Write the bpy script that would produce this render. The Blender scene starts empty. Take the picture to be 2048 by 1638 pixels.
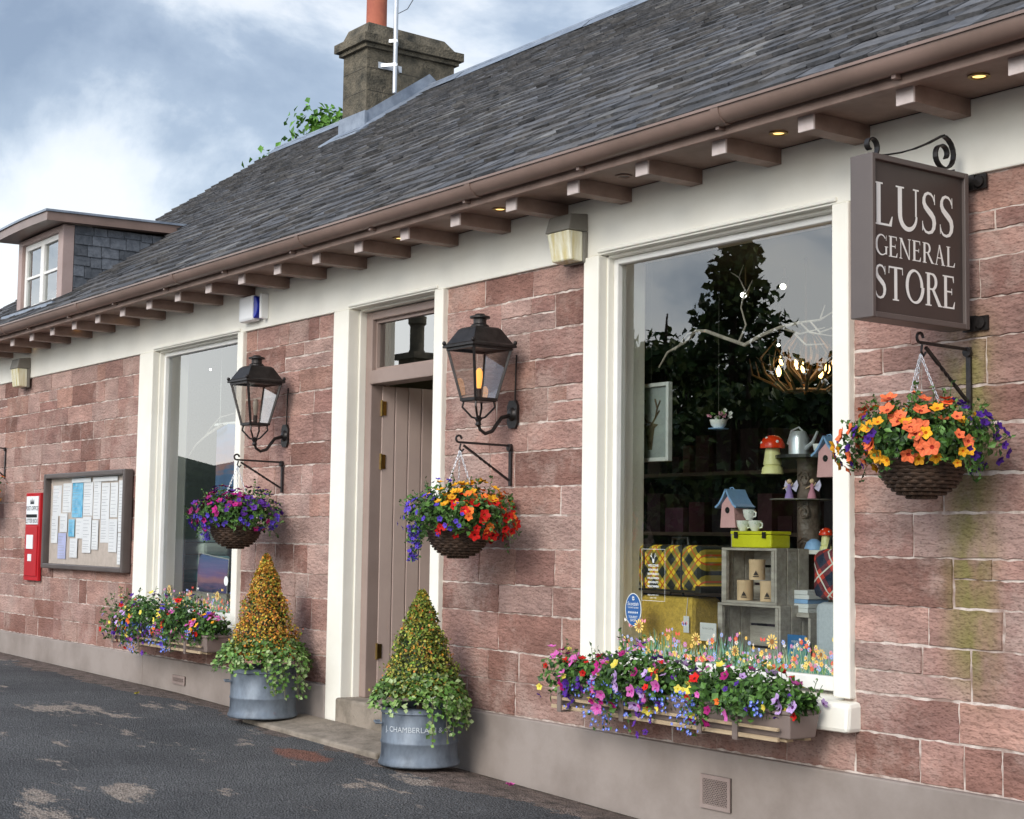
import bpy, bmesh, math, random
from mathutils import Vector, Matrix
R=random.Random(7)
U=R.uniform
D2=math.radians
scene=bpy.context.scene
COL=scene.collection
# ---------------------------------------------------------------- camera
FP=3150.0; CX,CY=1024.0,819.0
A=D2(36.05); TH=D2(4.69); RO=D2(0.8)
CAM=Vector((0,-5,1.3))
h=Vector((-math.cos(A),math.sin(A),0)); Zv=Vector((0,0,1))
R0=Vector((math.sin(A),math.cos(A),0))
F=h*math.cos(TH)+Zv*math.sin(TH); U0=Zv*math.cos(TH)-h*math.sin(TH)
Rc=R0*math.cos(RO)+U0*math.sin(RO); Uc=U0*math.cos(RO)-R0*math.sin(RO)
cd=bpy.data.cameras.new('Camera'); cam=bpy.data.objects.new('Camera',cd); COL.objects.link(cam)
cd.sensor_width=36; cd.lens=FP/2048*36; cd.clip_end=3000; cd.clip_start=.05
m=Matrix((( Rc.x,Uc.x,-F.x,CAM.x),(Rc.y,Uc.y,-F.y,CAM.y),(Rc.z,Uc.z,-F.z,CAM.z),(0,0,0,1)))
cam.matrix_world=m; scene.camera=cam
def ray(px,py): return F+Rc*((px-CX)/FP)+Uc*((CY-py)/FP)
def P(px,py,Y=0.0):
    d=ray(px,py); return CAM+d*((Y-CAM.y)/d.y)
def PX(px,py,X):
    d=ray(px,py); return CAM+d*((X-CAM.x)/d.x)
def PZ(px,py,Z):
    d=ray(px,py); return CAM+d*((Z-CAM.z)/d.z)
# ---------------------------------------------------------------- materials
def nd(nt,t,**k):
    n=nt.nodes.new(t)
    for a,b in k.items(): setattr(n,a,b)
    return n
def M(name,c1,c2=None,scale=4,rough=.7,metal=0,bump=.15,bscale=40,bdist=.01,stretch=(1,1,1),attr=False,emit=0,cmin=.35,cmax=.65,spec=.4,vor=False):
    m=bpy.data.materials.new(name); m.use_nodes=True; nt=m.node_tree; L=nt.links
    b=nt.nodes['Principled BSDF']; b.inputs['Roughness'].default_value=rough; b.inputs['Metallic'].default_value=metal
    b.inputs['Specular IOR Level'].default_value=spec
    tc=nd(nt,'ShaderNodeTexCoord'); mp=nd(nt,'ShaderNodeMapping'); L.new(tc.outputs['Object'],mp.inputs[0]); mp.inputs['Scale'].default_value=stretch
    if c2 is None: c2=tuple(x*.75 for x in c1)
    n1=nd(nt,'ShaderNodeTexNoise'); n1.inputs['Scale'].default_value=scale; n1.inputs['Detail'].default_value=6; n1.inputs['Roughness'].default_value=.62
    L.new(mp.outputs[0],n1.inputs['Vector'])
    cr=nd(nt,'ShaderNodeValToRGB'); cr.color_ramp.elements[0].position=cmin; cr.color_ramp.elements[1].position=cmax
    cr.color_ramp.elements[0].color=(*c2,1); cr.color_ramp.elements[1].color=(*c1,1); L.new(n1.outputs[0],cr.inputs[0])
    out=cr.outputs[0]
    if attr:
        at=nd(nt,'ShaderNodeAttribute'); at.attribute_name='Col'
        mx=nd(nt,'ShaderNodeMix',data_type='RGBA',blend_type='MULTIPLY'); mx.inputs[0].default_value=1
        L.new(at.outputs['Color'],mx.inputs[6]); L.new(out,mx.inputs[7]); out=mx.outputs[2]
    L.new(out,b.inputs['Base Color'])
    if emit:
        b.inputs['Emission Color'].default_value=(*c1,1); b.inputs['Emission Strength'].default_value=emit
    if bump:
        n2=nd(nt,'ShaderNodeTexVoronoi' if vor else 'ShaderNodeTexNoise'); n2.inputs['Scale'].default_value=bscale
        if not vor: n2.inputs['Detail'].default_value=4
        L.new(mp.outputs[0],n2.inputs['Vector'])
        bp=nd(nt,'ShaderNodeBump'); bp.inputs['Strength'].default_value=bump; bp.inputs['Distance'].default_value=bdist
        L.new(n2.outputs[0],bp.inputs['Height']); L.new(bp.outputs[0],b.inputs['Normal'])
    return m
def glass(name,base=.06,mult=1.6,tint=(.9,.95,.93)):
    m=bpy.data.materials.new(name); m.use_nodes=True; nt=m.node_tree; L=nt.links; nt.nodes.clear()
    o=nd(nt,'ShaderNodeOutputMaterial'); t=nd(nt,'ShaderNodeBsdfTransparent'); g=nd(nt,'ShaderNodeBsdfGlossy'); mx=nd(nt,'ShaderNodeMixShader')
    t.inputs[0].default_value=(*tint,1); g.inputs['Roughness'].default_value=0.0; g.inputs['Color'].default_value=(.97,.98,.98,1)
    fr=nd(nt,'ShaderNodeFresnel'); fr.inputs[0].default_value=1.52
    ma=nd(nt,'ShaderNodeMath',operation='MULTIPLY_ADD'); L.new(fr.outputs[0],ma.inputs[0]); ma.inputs[1].default_value=mult; ma.inputs[2].default_value=base
    ma.use_clamp=True
    L.new(ma.outputs[0],mx.inputs[0]); L.new(t.outputs[0],mx.inputs[1]); L.new(g.outputs[0],mx.inputs[2]); L.new(mx.outputs[0],o.inputs[0])
    return m
W=(1,1,1)
# ---------------------------------------------------------------- mesh builder
def wl(o):
    v=Vector((0,0,0))
    while o is not None: v+=o.location; o=o.parent
    return v
class MB:
    def __init__(s): s.v=[];s.f=[];s.m=[];s.c=[]
    def poly(s,pts,mi=0,col=W):
        n=len(s.v); s.v+= [Vector(p) for p in pts]; s.f.append(tuple(range(n,n+len(pts)))); s.m.append(mi); s.c.append(col); return s
    def grid(s,verts,faces,mi=0,col=W):
        n=len(s.v); s.v+=[Vector(p) for p in verts]
        for f in faces: s.f.append(tuple(n+i for i in f)); s.m.append(mi); s.c.append(col)
        return s
    def hexa(s,p,mi=0,col=W):
        return s.grid(p,[(3,2,1,0),(4,5,6,7),(0,1,5,4),(1,2,6,5),(2,3,7,6),(3,0,4,7)],mi,col)
    def box(s,x0,x1,y0,y1,z0,z1,mi=0,col=W):
        return s.hexa([(x0,y0,z0),(x1,y0,z0),(x1,y1,z0),(x0,y1,z0),(x0,y0,z1),(x1,y0,z1),(x1,y1,z1),(x0,y1,z1)],mi,col)
    def bar(s,a,b,w,t,up=Zv,mi=0,col=W):
        a=Vector(a);b=Vector(b);d=(b-a).normalized(); x=d.cross(Vector(up))
        if x.length<1e-4: x=d.cross(Vector((1,0,0)))
        x.normalize(); y=x.cross(d); p=[]
        for q in (a,b):
            for (i,j) in ((-1,-1),(1,-1),(1,1),(-1,1)): p.append(q+x*i*w/2+y*j*t/2)
        return s.hexa(p,mi,col)
    def tube(s,pts,r,seg=8,mi=0,col=W,cap=True):
        pts=[Vector(p) for p in pts]; n=len(pts); rs=r if isinstance(r,(list,tuple)) else [r]*n
        V=[];Fc=[]; prev=None
        for i,p in enumerate(pts):
            d=(pts[min(i+1,n-1)]-pts[max(i-1,0)])
            d=d.normalized() if d.length>1e-9 else Vector((0,0,1))
            if prev is None:
                x=d.cross(Zv)
                if x.length<.05: x=d.cross(Vector((1,0,0)))
            else: x=prev-d*prev.dot(d)
            x.normalize(); prev=x; y=d.cross(x)
            for k in range(seg):
                a=2*math.pi*k/seg; V.append(p+(x*math.cos(a)+y*math.sin(a))*rs[i])
        for i in range(n-1):
            for k in range(seg):
                k2=(k+1)%seg; Fc.append((i*seg+k,i*seg+k2,(i+1)*seg+k2,(i+1)*seg+k))
        if cap: Fc.append(tuple(range(seg-1,-1,-1))); Fc.append(tuple((n-1)*seg+k for k in range(seg)))
        return s.grid(V,Fc,mi,col)
    def lathe(s,prof,c,seg=24,mi=0,col=W,axis=None):
        c=Vector(c); V=[];Fc=[]; n=len(prof)
        ax=Vector(axis).normalized() if axis else Zv
        q=Zv.rotation_difference(ax)
        for (r,z) in prof:
            for k in range(seg):
                a=2*math.pi*k/seg; V.append(c+q@Vector((r*math.cos(a),r*math.sin(a),z)))
        for i in range(n-1):
            for k in range(seg):
                k2=(k+1)%seg; Fc.append((i*seg+k,i*seg+k2,(i+1)*seg+k2,(i+1)*seg+k))
        return s.grid(V,Fc,mi,col)
    def sphere(s,c,r,seg=12,mi=0,col=W,sz=1):
        prof=[(max(1e-4,r*math.sin(math.pi*i/8)),-r*sz*math.cos(math.pi*i/8)) for i in range(9)]
        return s.lathe(prof,c,seg,mi,col)
    def prism(s,pts2,o,xd,yd,nd_,th,mi=0,col=W):
        o=Vector(o);xd=Vector(xd);yd=Vector(yd);nn=Vector(nd_)
        a=[o+xd*u+yd*v for u,v in pts2]; b=[p+nn*th for p in a]; n=len(a)
        return s.grid(a+b,[tuple(range(n-1,-1,-1)),tuple(range(n,2*n))]+[(i,(i+1)%n,n+(i+1)%n,n+i) for i in range(n)],mi,col)
    def build(s,name,mats,parent=None,smooth=False,loc=None,bevel=0,sub=False):
        me=bpy.data.meshes.new(name)
        o=wl(parent) if parent is not None else Vector(loc if loc is not None else (0,0,0))
        me.from_pydata([v-o for v in s.v],[],s.f)
        if not isinstance(mats,(list,tuple)): mats=[mats]
        for q in mats: me.materials.append(q)
        me.polygons.foreach_set('material_index',s.m)
        ca=me.color_attributes.new('Col','FLOAT_COLOR','CORNER'); d=[]
        for f,c in zip(s.f,s.c): d+= [c[0],c[1],c[2],1.0]*len(f)
        ca.data.foreach_set('color',d)
        if smooth:
            me.polygons.foreach_set('use_smooth',[True]*len(me.polygons)); me.set_sharp_from_angle(angle=D2(38))
        ob=bpy.data.objects.new(name,me); COL.objects.link(ob)
        if parent is not None: ob.parent=parent
        else: ob.location=o
        if bevel:
            bv=ob.modifiers.new('Bevel','BEVEL'); bv.width=bevel; bv.segments=2; bv.limit_method='ANGLE'
        return ob
def tag(o,label,cat=None,group=None,kind=None):
    if label: o['label']=label
    if cat: o['category']=cat
    if group: o['group']=group
    if kind: o['kind']=kind
    return o
def thing(name,loc,label,cat,group=None):
    o=bpy.data.objects.new(name,None); COL.objects.link(o); o.location=loc; o.empty_display_size=.1
    return tag(o,label,cat,group)
def text(mb,body,size,o,xd,yd,mi=0,align='CENTER',fn=None,bold=0,spacing=1):
    cu=bpy.data.curves.new('t','FONT'); cu.body=body; cu.size=size; cu.align_x=align; cu.offset=bold; cu.space_character=spacing; cu.resolution_u=3
    ob=bpy.data.objects.new('t',cu); COL.objects.link(ob); dg=bpy.context.evaluated_depsgraph_get(); dg.update()
    me=bpy.data.meshes.new_from_object(ob.evaluated_get(dg))
    o=Vector(o);xd=Vector(xd);yd=Vector(yd)
    V=[(fn(v.co.x,v.co.y) if fn else o+xd*v.co.x+yd*v.co.y) for v in me.vertices]
    mb.grid(V,[tuple(p.vertices) for p in me.polygons],mi)
    bpy.data.objects.remove(ob); bpy.data.curves.remove(cu); bpy.data.meshes.remove(me)
def rvec(r=R):
    while True:
        v=Vector((r.uniform(-1,1),r.uniform(-1,1),r.uniform(-1,1)))
        if .05<v.length<1: return v.normalized()
def leaf(mb,p,n,size,col,wide=.34,mi=0):
    t=n.cross(rvec())
    if t.length<.05: t=n.cross(Vector((.3,.8,.5)))
    t.normalize(); t=(t+n*U(-.1,.5)).normalized(); s=n.cross(t).normalized(); nn=t.cross(s)
    a=p; b=p+t*size*.5+s*size*wide+nn*size*.12; c=p+t*size; d=p+t*size*.5-s*size*wide+nn*size*.12
    mb.poly([a,b,c,d],mi,col)
def bloom(mb,p,n,r,col,eye=None,lobes=5,depth=.35):
    n=n.normalized(); t=n.cross(rvec()).normalized(); s=n.cross(t); eye=eye or tuple(x*.35 for x in col)
    k=lobes*(4 if r>.013 else 2); V=[p-n*r*.15]
    inner=[p+(t*math.cos(2*math.pi*i/k)+s*math.sin(2*math.pi*i/k))*r*.24 for i in range(k)]
    outer=[]
    for i in range(k):
        a=2*math.pi*i/k; rr=r*(.86+.14*math.cos(lobes*a)*1.0)*(1+U(-.04,.04)); zz=depth*r*(.7+.3*math.cos(lobes*a))
        outer.append(p+(t*math.cos(a)+s*math.sin(a))*rr+n*zz*U(.7,1.1))
    mb.grid(V+inner,[(0,1+i,1+(i+1)%k) for i in range(k)],0,eye)
    sh=U(.78,1.1); c=tuple(x*sh for x in col); c2=tuple(x*sh*.82 for x in col)
    for i in range(k):
        j=(i+1)%k; mb.poly([inner[i],outer[i],outer[j],inner[j]],0,c if i%2 else c2)
# ---------------------------------------------------------------- world + sun
w=bpy.data.worlds.new('World'); scene.world=w; w.use_nodes=True; nt=w.node_tree; L=nt.links; nt.nodes.clear()
wo=nd(nt,'ShaderNodeOutputWorld'); ad=nd(nt,'ShaderNodeAddShader'); b1=nd(nt,'ShaderNodeBackground'); b2=nd(nt,'ShaderNodeBackground')
sk=nd(nt,'ShaderNodeTexSky',sky_type='NISHITA'); sk.sun_disc=False; sk.sun_elevation=D2(32); sk.sun_rotation=D2(160); L.new(sk.outputs[0],b1.inputs[0]); b1.inputs[1].default_value=.05
tc=nd(nt,'ShaderNodeTexCoord'); mp=nd(nt,'ShaderNodeMapping'); mp.inputs['Scale'].default_value=(1,1,1.5); mp.inputs['Location'].default_value=(2.3,.4,.75)
L.new(tc.outputs['Generated'],mp.inputs[0])
n1=nd(nt,'ShaderNodeTexNoise'); n1.inputs['Scale'].default_value=4.2; n1.inputs['Detail'].default_value=8; n1.inputs['Roughness'].default_value=.56; n1.inputs['Distortion'].default_value=.25
L.new(mp.outputs[0],n1.inputs['Vector'])
sx=nd(nt,'ShaderNodeSeparateXYZ'); L.new(tc.outputs['Generated'],sx.inputs[0])
mr=nd(nt,'ShaderNodeMapRange'); mr.inputs[1].default_value=.14; mr.inputs[2].default_value=.36; mr.inputs[3].default_value=.11; mr.inputs[4].default_value=-.08
L.new(sx.outputs[2],mr.inputs[0])
ma=nd(nt,'ShaderNodeMath',operation='ADD'); L.new(n1.outputs[0],ma.inputs[0]); L.new(mr.outputs[0],ma.inputs[1])
cr=nd(nt,'ShaderNodeValToRGB'); e=cr.color_ramp.elements
e[0].position=.37; e[0].color=(.27,.33,.43,1); e[1].position=.62; e[1].color=(1.02,1.02,1.0,1)
x=e.new(.47); x.color=(.42,.49,.59,1); x=e.new(.525); x.color=(.68,.74,.81,1); x=e.new(.56); x.color=(.88,.91,.94,1)
L.new(ma.outputs[0],cr.inputs[0])
L.new(cr.outputs[0],b2.inputs[0])
m2=nd(nt,'ShaderNodeMapRange'); m2.inputs[1].default_value=.25; m2.inputs[2].default_value=-.8; m2.inputs[3].default_value=.84; m2.inputs[4].default_value=2.4; L.new(sx.outputs[1],m2.inputs[0])
L.new(m2.outputs[0],b2.inputs[1])
L.new(b1.outputs[0],ad.inputs[0]); L.new(b2.outputs[0],ad.inputs[1]); L.new(ad.outputs[0],wo.inputs[0])
sd=bpy.data.lights.new('Sun','SUN'); sd.energy=2.3; sd.angle=D2(26); sd.color=(1,.95,.87); so=bpy.data.objects.new('Sun',sd); COL.objects.link(so)
sdir=Vector((.30,-.82,.48)).normalized(); so.rotation_euler=sdir.to_track_quat('Z','Y').to_euler(); so.location=(0,-10,20)
scene.view_settings.view_transform='Standard'; scene.view_settings.look='None'; scene.view_settings.exposure=0
# ---------------------------------------------------------------- key dimensions
ZB=P(895,578).z; ZPL=P(1500,1514,-.04).z
XL,XR=-15.75,1.2
WN=[dict(l=P(303,1060).x,r=P(473,1060).x,ol=P(276,1060).x,orr=P(484,1060).x),
    dict(l=P(1206,700).x,r=P(1675,700).x,ol=P(1174,900).x,orr=P(1709,900).x)]
DR=dict(l=P(697,1060).x,r=P(870,1060).x,ol=P(667,1060).x,orr=P(888,1060).x)
ZSILL0=P(1690,1466,-.06).z; ZSILL1=P(1690,1398,-.06).z
GP=[(-60,.2),(-15.2,.16),(-11,.125),(-7.2,.03),(-5.6,-.02),(-3,-.10),(2,-.22),(30,-.4)]
def GZ(x,y):
    for (a,za),(b,zb) in zip(GP,GP[1:]):
        if x<=b: break
    t=max(0,min(1,(x-a)/(b-a))); z=za+(zb-za)*t
    d=max(0,-y); return z+.045*min(1,d/.3)
# ---------------------------------------------------------------- materials
def stone_mat():
    m=M('sandstone',(1.14,1.12,1.10),(.62,.61,.61),scale=4,rough=.92,bump=.85,bscale=26,bdist=.020,stretch=(1.0,1.0,2.1),attr=True,spec=.15,cmin=.3,cmax=.66)
    nt=m.node_tree; L=nt.links; b=nt.nodes['Principled BSDF']; src=b.inputs['Base Color'].links[0].from_socket
    g=nd(nt,'ShaderNodeNewGeometry'); s=nd(nt,'ShaderNodeSeparateXYZ'); L.new(g.outputs['Position'],s.inputs[0])
    def mr(sock,a,b_,c,d):
        q=nd(nt,'ShaderNodeMapRange',interpolation_type='SMOOTHSTEP'); L.new(sock,q.inputs[0])
        for i,v in enumerate((a,b_,c,d)): q.inputs[i+1].default_value=v
        return q.outputs[0]
    def mm(a,b_,op='MULTIPLY'):
        q=nd(nt,'ShaderNodeMath',operation=op); L.new(a,q.inputs[0])
        if hasattr(b_,'is_linked') : L.new(b_,q.inputs[1])
        else: q.inputs[1].default_value=b_
        return q.outputs[0]
    nz=nd(nt,'ShaderNodeTexNoise'); nz.inputs['Scale'].default_value=9; nz.inputs['Detail'].default_value=6; mpz=nd(nt,'ShaderNodeMapping'); mpz.inputs['Scale'].default_value=(1,1,.45); L.new(g.outputs['Position'],mpz.inputs[0]); L.new(mpz.outputs[0],nz.inputs['Vector'])
    dx=nd(nt,'ShaderNodeMath',operation='ABSOLUTE'); L.new(mm(s.outputs[0],3.86,'ADD'),dx.inputs[0])
    f=mm(mr(dx.outputs[0],.01,.19,1,0),mr(s.outputs[2],.6,.95,0,1)); f=mm(f,mr(s.outputs[2],1.95,2.3,1,0))
    f=mm(f,mr(nz.outputs[0],.28,.55,.25,.95))
    mx=nd(nt,'ShaderNodeMix',data_type='RGBA'); L.new(f,mx.inputs[0]); L.new(src,mx.inputs[6]); mx.inputs[7].default_value=(.19,.165,.06,1)
    nz2=nd(nt,'ShaderNodeTexNoise'); nz2.inputs['Scale'].default_value=2.5; nz2.inputs['Detail'].default_value=6; L.new(g.outputs['Position'],nz2.inputs['Vector'])
    f2=mm(mr(s.outputs[2],.3,1.0,1,0),mr(nz2.outputs[0],.35,.65,0,.75))
    mx2=nd(nt,'ShaderNodeMix',data_type='RGBA'); L.new(f2,mx2.inputs[0]); L.new(mx.outputs[2],mx2.inputs[6]); mx2.inputs[7].default_value=(.20,.095,.07,1)
    nz4=nd(nt,'ShaderNodeTexNoise'); nz4.inputs['Scale'].default_value=1.7; nz4.inputs['Detail'].default_value=9; nz4.inputs['Roughness'].default_value=.72; L.new(g.outputs['Position'],nz4.inputs['Vector'])
    mx4=nd(nt,'ShaderNodeMix',data_type='RGBA'); L.new(mr(nz4.outputs[0],.48,.62,0,.5),mx4.inputs[0]); L.new(mx2.outputs[2],mx4.inputs[6]); mx4.inputs[7].default_value=(.42,.31,.265,1)
    nz3=nd(nt,'ShaderNodeTexVoronoi'); nz3.inputs['Scale'].default_value=48; mp3=nd(nt,'ShaderNodeMapping'); mp3.inputs['Scale'].default_value=(1,1,2.2); L.new(g.outputs['Position'],mp3.inputs[0]); L.new(mp3.outputs[0],nz3.inputs['Vector'])
    mx3=nd(nt,'ShaderNodeMix',data_type='RGBA',blend_type='MULTIPLY'); mx3.inputs[0].default_value=1; L.new(mx4.outputs[2],mx3.inputs[6])
    c3=nd(nt,'ShaderNodeValToRGB'); c3.color_ramp.elements[0].position=.06; c3.color_ramp.elements[0].color=(.66,.63,.62,1); c3.color_ramp.elements[1].position=.42; c3.color_ramp.elements[1].color=(1.10,1.10,1.10,1)
    L.new(nz3.outputs[0],c3.inputs[0]); L.new(c3.outputs[0],mx3.inputs[7]); L.new(mx3.outputs[2],b.inputs['Base Color'])
    return m
mStone=stone_mat()
mMortar=M('lime_mortar',(.66,.57,.51),(.30,.21,.175),scale=8,rough=.95,bump=.3,bscale=60,cmin=.40,cmax=.60)
mCream=M('cream_masonry_paint',(.87,.84,.75),(.80,.765,.67),scale=2.5,rough=.65,bump=.14,bscale=22,cmin=.25,cmax=.6)
mPlinth=M('taupe_masonry_paint',(.325,.275,.245),(.22,.18,.155),scale=2,rough=.8,bump=.3,bscale=14,cmin=.3,cmax=.62)
mTaupe=M('taupe_gloss_paint',(.25,.17,.14),(.19,.13,.105),scale=3,rough=.36,bump=.06,bscale=12)
mTaupeD=M('taupe_door_paint',(.33,.245,.21),(.28,.205,.175),scale=3,rough=.5,bump=.06,bscale=20)
mLeafD=M('taupe_door_leaf_paint',(.56,.43,.37),(.50,.38,.33),scale=3,rough=.5,bump=.06,bscale=20)
mSoff=M('soffit_paint',(.34,.235,.19),(.22,.145,.115),scale=5,rough=.55,bump=.1)
mRaft=M('rafter_end_paint',(.74,.64,.61),(.60,.50,.46),scale=6,rough=.6,bump=.15)
mSlate=M('roof_slate',(1.22,1.20,1.20),(.60,.61,.63),scale=16,rough=.75,bump=.8,bscale=42,bdist=.010,attr=True,spec=.3,cmin=.3,cmax=.68)
mLead=M('lead_flashing',(.30,.34,.40),(.19,.22,.27),scale=8,rough=.5,bump=.25,bscale=20,metal=.2)
mConc=M('weathered_chimney_render',(.185,.155,.11),(.045,.042,.032),scale=7,rough=.95,bump=.9,bscale=45,bdist=.025,cmin=.32,cmax=.66)
mTerr=M('terracotta',(.50,.16,.09),(.38,.11,.07),scale=5,rough=.8)
mGlass=glass('window_glass',.06,1.2)
mGlassD=glass('transom_glass',.18,1.5,(.7,.75,.74))
mGlassL=glass('far_window_glass',.11,1.3)
mLGlass=glass('lantern_glass',.03,.5,(.80,.78,.76))
mBlack=M('black_painted_metal',(.022,.02,.02),(.04,.03,.028),scale=30,rough=.42,metal=.3,bump=.2,bscale=80)
mLant=M('aged_bronze_metal',(.045,.039,.037),(.024,.021,.020),scale=20,rough=.38,metal=.55,bump=.12,bscale=60)
mBrass=M('brass',(.40,.27,.09),(.26,.17,.06),scale=20,rough=.4,metal=1)
mWhite=M('white_paint',(.84,.82,.78),(.76,.74,.69),rough=.5,bump=.05)
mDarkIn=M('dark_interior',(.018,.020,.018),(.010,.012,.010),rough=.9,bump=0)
mGreenWall=M('pale_green_wall',(.26,.31,.27),(.21,.26,.23),rough=.9,bump=0)
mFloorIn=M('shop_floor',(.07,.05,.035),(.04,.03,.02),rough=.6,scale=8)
mLeaf=M('leaf_green',(1.2,1.2,1.2),(.75,.78,.7),scale=25,rough=.5,bump=0,attr=True,spec=.35)
mPetal=M('petal',(1.1,1.1,1.1),(.8,.8,.8),scale=25,rough=.65,bump=0,attr=True,spec=.2)
mBark=M('bark',(.12,.085,.06),(.05,.035,.025),scale=12,rough=.95,bump=.6,bscale=30)
# ---------------------------------------------------------------- GROUND
def ground_mat():
    m=M('worn_asphalt',(.115,.116,.119),(.066,.067,.070),scale=1.3,rough=.92,bump=1,bscale=95,bdist=.016,vor=True,spec=.25,cmin=.3,cmax=.7)
    nt=m.node_tree; L=nt.links; b=nt.nodes['Principled BSDF']; src=b.inputs['Base Color'].links[0].from_socket
    g=nd(nt,'ShaderNodeNewGeometry'); s=nd(nt,'ShaderNodeSeparateXYZ'); L.new(g.outputs['Position'],s.inputs[0])
    def noise(sc,det,rg=.6,st=(1,1,1),off=(0,0,0)):
        mp=nd(nt,'ShaderNodeMapping'); mp.inputs['Scale'].default_value=st; mp.inputs['Location'].default_value=off; L.new(g.outputs['Position'],mp.inputs[0])
        q=nd(nt,'ShaderNodeTexNoise'); q.inputs['Scale'].default_value=sc; q.inputs['Detail'].default_value=det; q.inputs['Roughness'].default_value=rg; L.new(mp.outputs[0],q.inputs['Vector']); return q.outputs[0]
    def ramp(sock,a,b_,ca=(0,0,0),cb=(1,1,1)):
        q=nd(nt,'ShaderNodeValToRGB'); q.color_ramp.elements[0].position=a; q.color_ramp.elements[1].position=b_; q.color_ramp.elements[0].color=(*ca,1); q.color_ramp.elements[1].color=(*cb,1); L.new(sock,q.inputs[0]); return q.outputs[0]
    def mix(f,a,b_,bt='MIX'):
        q=nd(nt,'ShaderNodeMix',data_type='RGBA',blend_type=bt)
        if isinstance(f,(int,float)): q.inputs[0].default_value=f
        else: L.new(f,q.inputs[0])
        for i,v in ((6,a),(7,b_)):
            if isinstance(v,tuple): q.inputs[i].default_value=(*v,1)
            else: L.new(v,q.inputs[i])
        return q.outputs[2]
    grit=ramp(noise(110,3,.75),.38,.64,(.38,.38,.38),(2.1,2.05,2.0))
    base=mix(1,src,grit,'MULTIPLY')
    patch=ramp(noise(.8,10,.74,(.9,2.2,1),(3.2,1.3,0)),.575,.605)
    tan=ramp(noise(60,4,.7),.35,.65,(.18,.145,.12),(.52,.43,.36))
    c=mix(patch,base,tan)
    q=nd(nt,'ShaderNodeMath',operation='MULTIPLY_ADD'); L.new(noise(1.6,8,.65),q.inputs[0]); q.inputs[1].default_value=.9; L.new(s.outputs[1],q.inputs[2])
    strip=ramp(q.outputs[0],-.26,-.12)
    brown=ramp(noise(12,9,.78),.36,.64,(.065,.053,.045),(.30,.225,.19))
    c=mix(strip,c,brown)
    vm=nd(nt,'ShaderNodeVectorMath',operation='DISTANCE'); mp=nd(nt,'ShaderNodeMapping'); mp.inputs['Scale'].default_value=(1,2.6,0); L.new(g.outputs['Position'],mp.inputs[0]); L.new(mp.outputs[0],vm.inputs[0]); vm.inputs[1].default_value=(RPX,RPY*2.6,0)
    q3=nd(nt,'ShaderNodeMath',operation='MULTIPLY_ADD'); L.new(noise(7,6,.7),q3.inputs[0]); q3.inputs[1].default_value=.5; L.new(vm.outputs['Value'],q3.inputs[2])
    c=mix(ramp(q3.outputs[0],.48,.58,(.8,.8,.8),(0,0,0)),c,ramp(noise(50,4,.7),.35,.65,(.16,.06,.035),(.36,.15,.10)))
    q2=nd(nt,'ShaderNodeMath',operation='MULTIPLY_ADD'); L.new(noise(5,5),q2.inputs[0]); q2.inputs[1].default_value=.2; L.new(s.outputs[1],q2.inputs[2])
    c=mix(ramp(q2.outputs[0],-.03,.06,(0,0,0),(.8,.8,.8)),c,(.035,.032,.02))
    L.new(c,b.inputs['Base Color']); return m
_p=PZ(605,1518,.07); RPX,RPY=_p.x,_p.y
mGround=ground_mat()
mb=MB()
xs=[-400,-150,-80,-40,-25]+[-20+.5*i for i in range(55)]+[12,20,40,90,300]
ys=[-400,-150,-70,-30,-15,-8,-5,-3,-2,-1,-.6,-.3,-.15,0,.2,12,60,300]
V=[(x,y,GZ(x,y)-(0 if y<=0.1 else .02)) for y in ys for x in xs]; nx=len(xs)
mb.grid(V,[(j*nx+i,j*nx+i+1,(j+1)*nx+i+1,(j+1)*nx+i) for j in range(len(ys)-1) for i in range(nx-1)])
tag(mb.build('road',mGround,smooth=True),None,kind='structure')
mHill=M('hill_grass',(.05,.075,.04),(.03,.045,.03),scale=.05,rough=1,bump=0)
mb=MB(); V=[];N=60
for i in range(N+1):
    a=math.pi*(.80+ .75*i/N); r=320; hh=20+18*abs(math.sin(i*.35))*abs(math.cos(i*.13+.4))
    for (rr,z) in ((r,-2),(r+60,hh*.7),(r+120,hh)): V.append((rr*math.cos(a),rr*math.sin(a),z))
mb.grid(V,[(i*3+k,i*3+k+1,(i+1)*3+k+1,(i+1)*3+k) for i in range(N) for k in range(2)])
tag(mb.build('hills',mHill,smooth=True),None,kind='structure')
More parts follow.
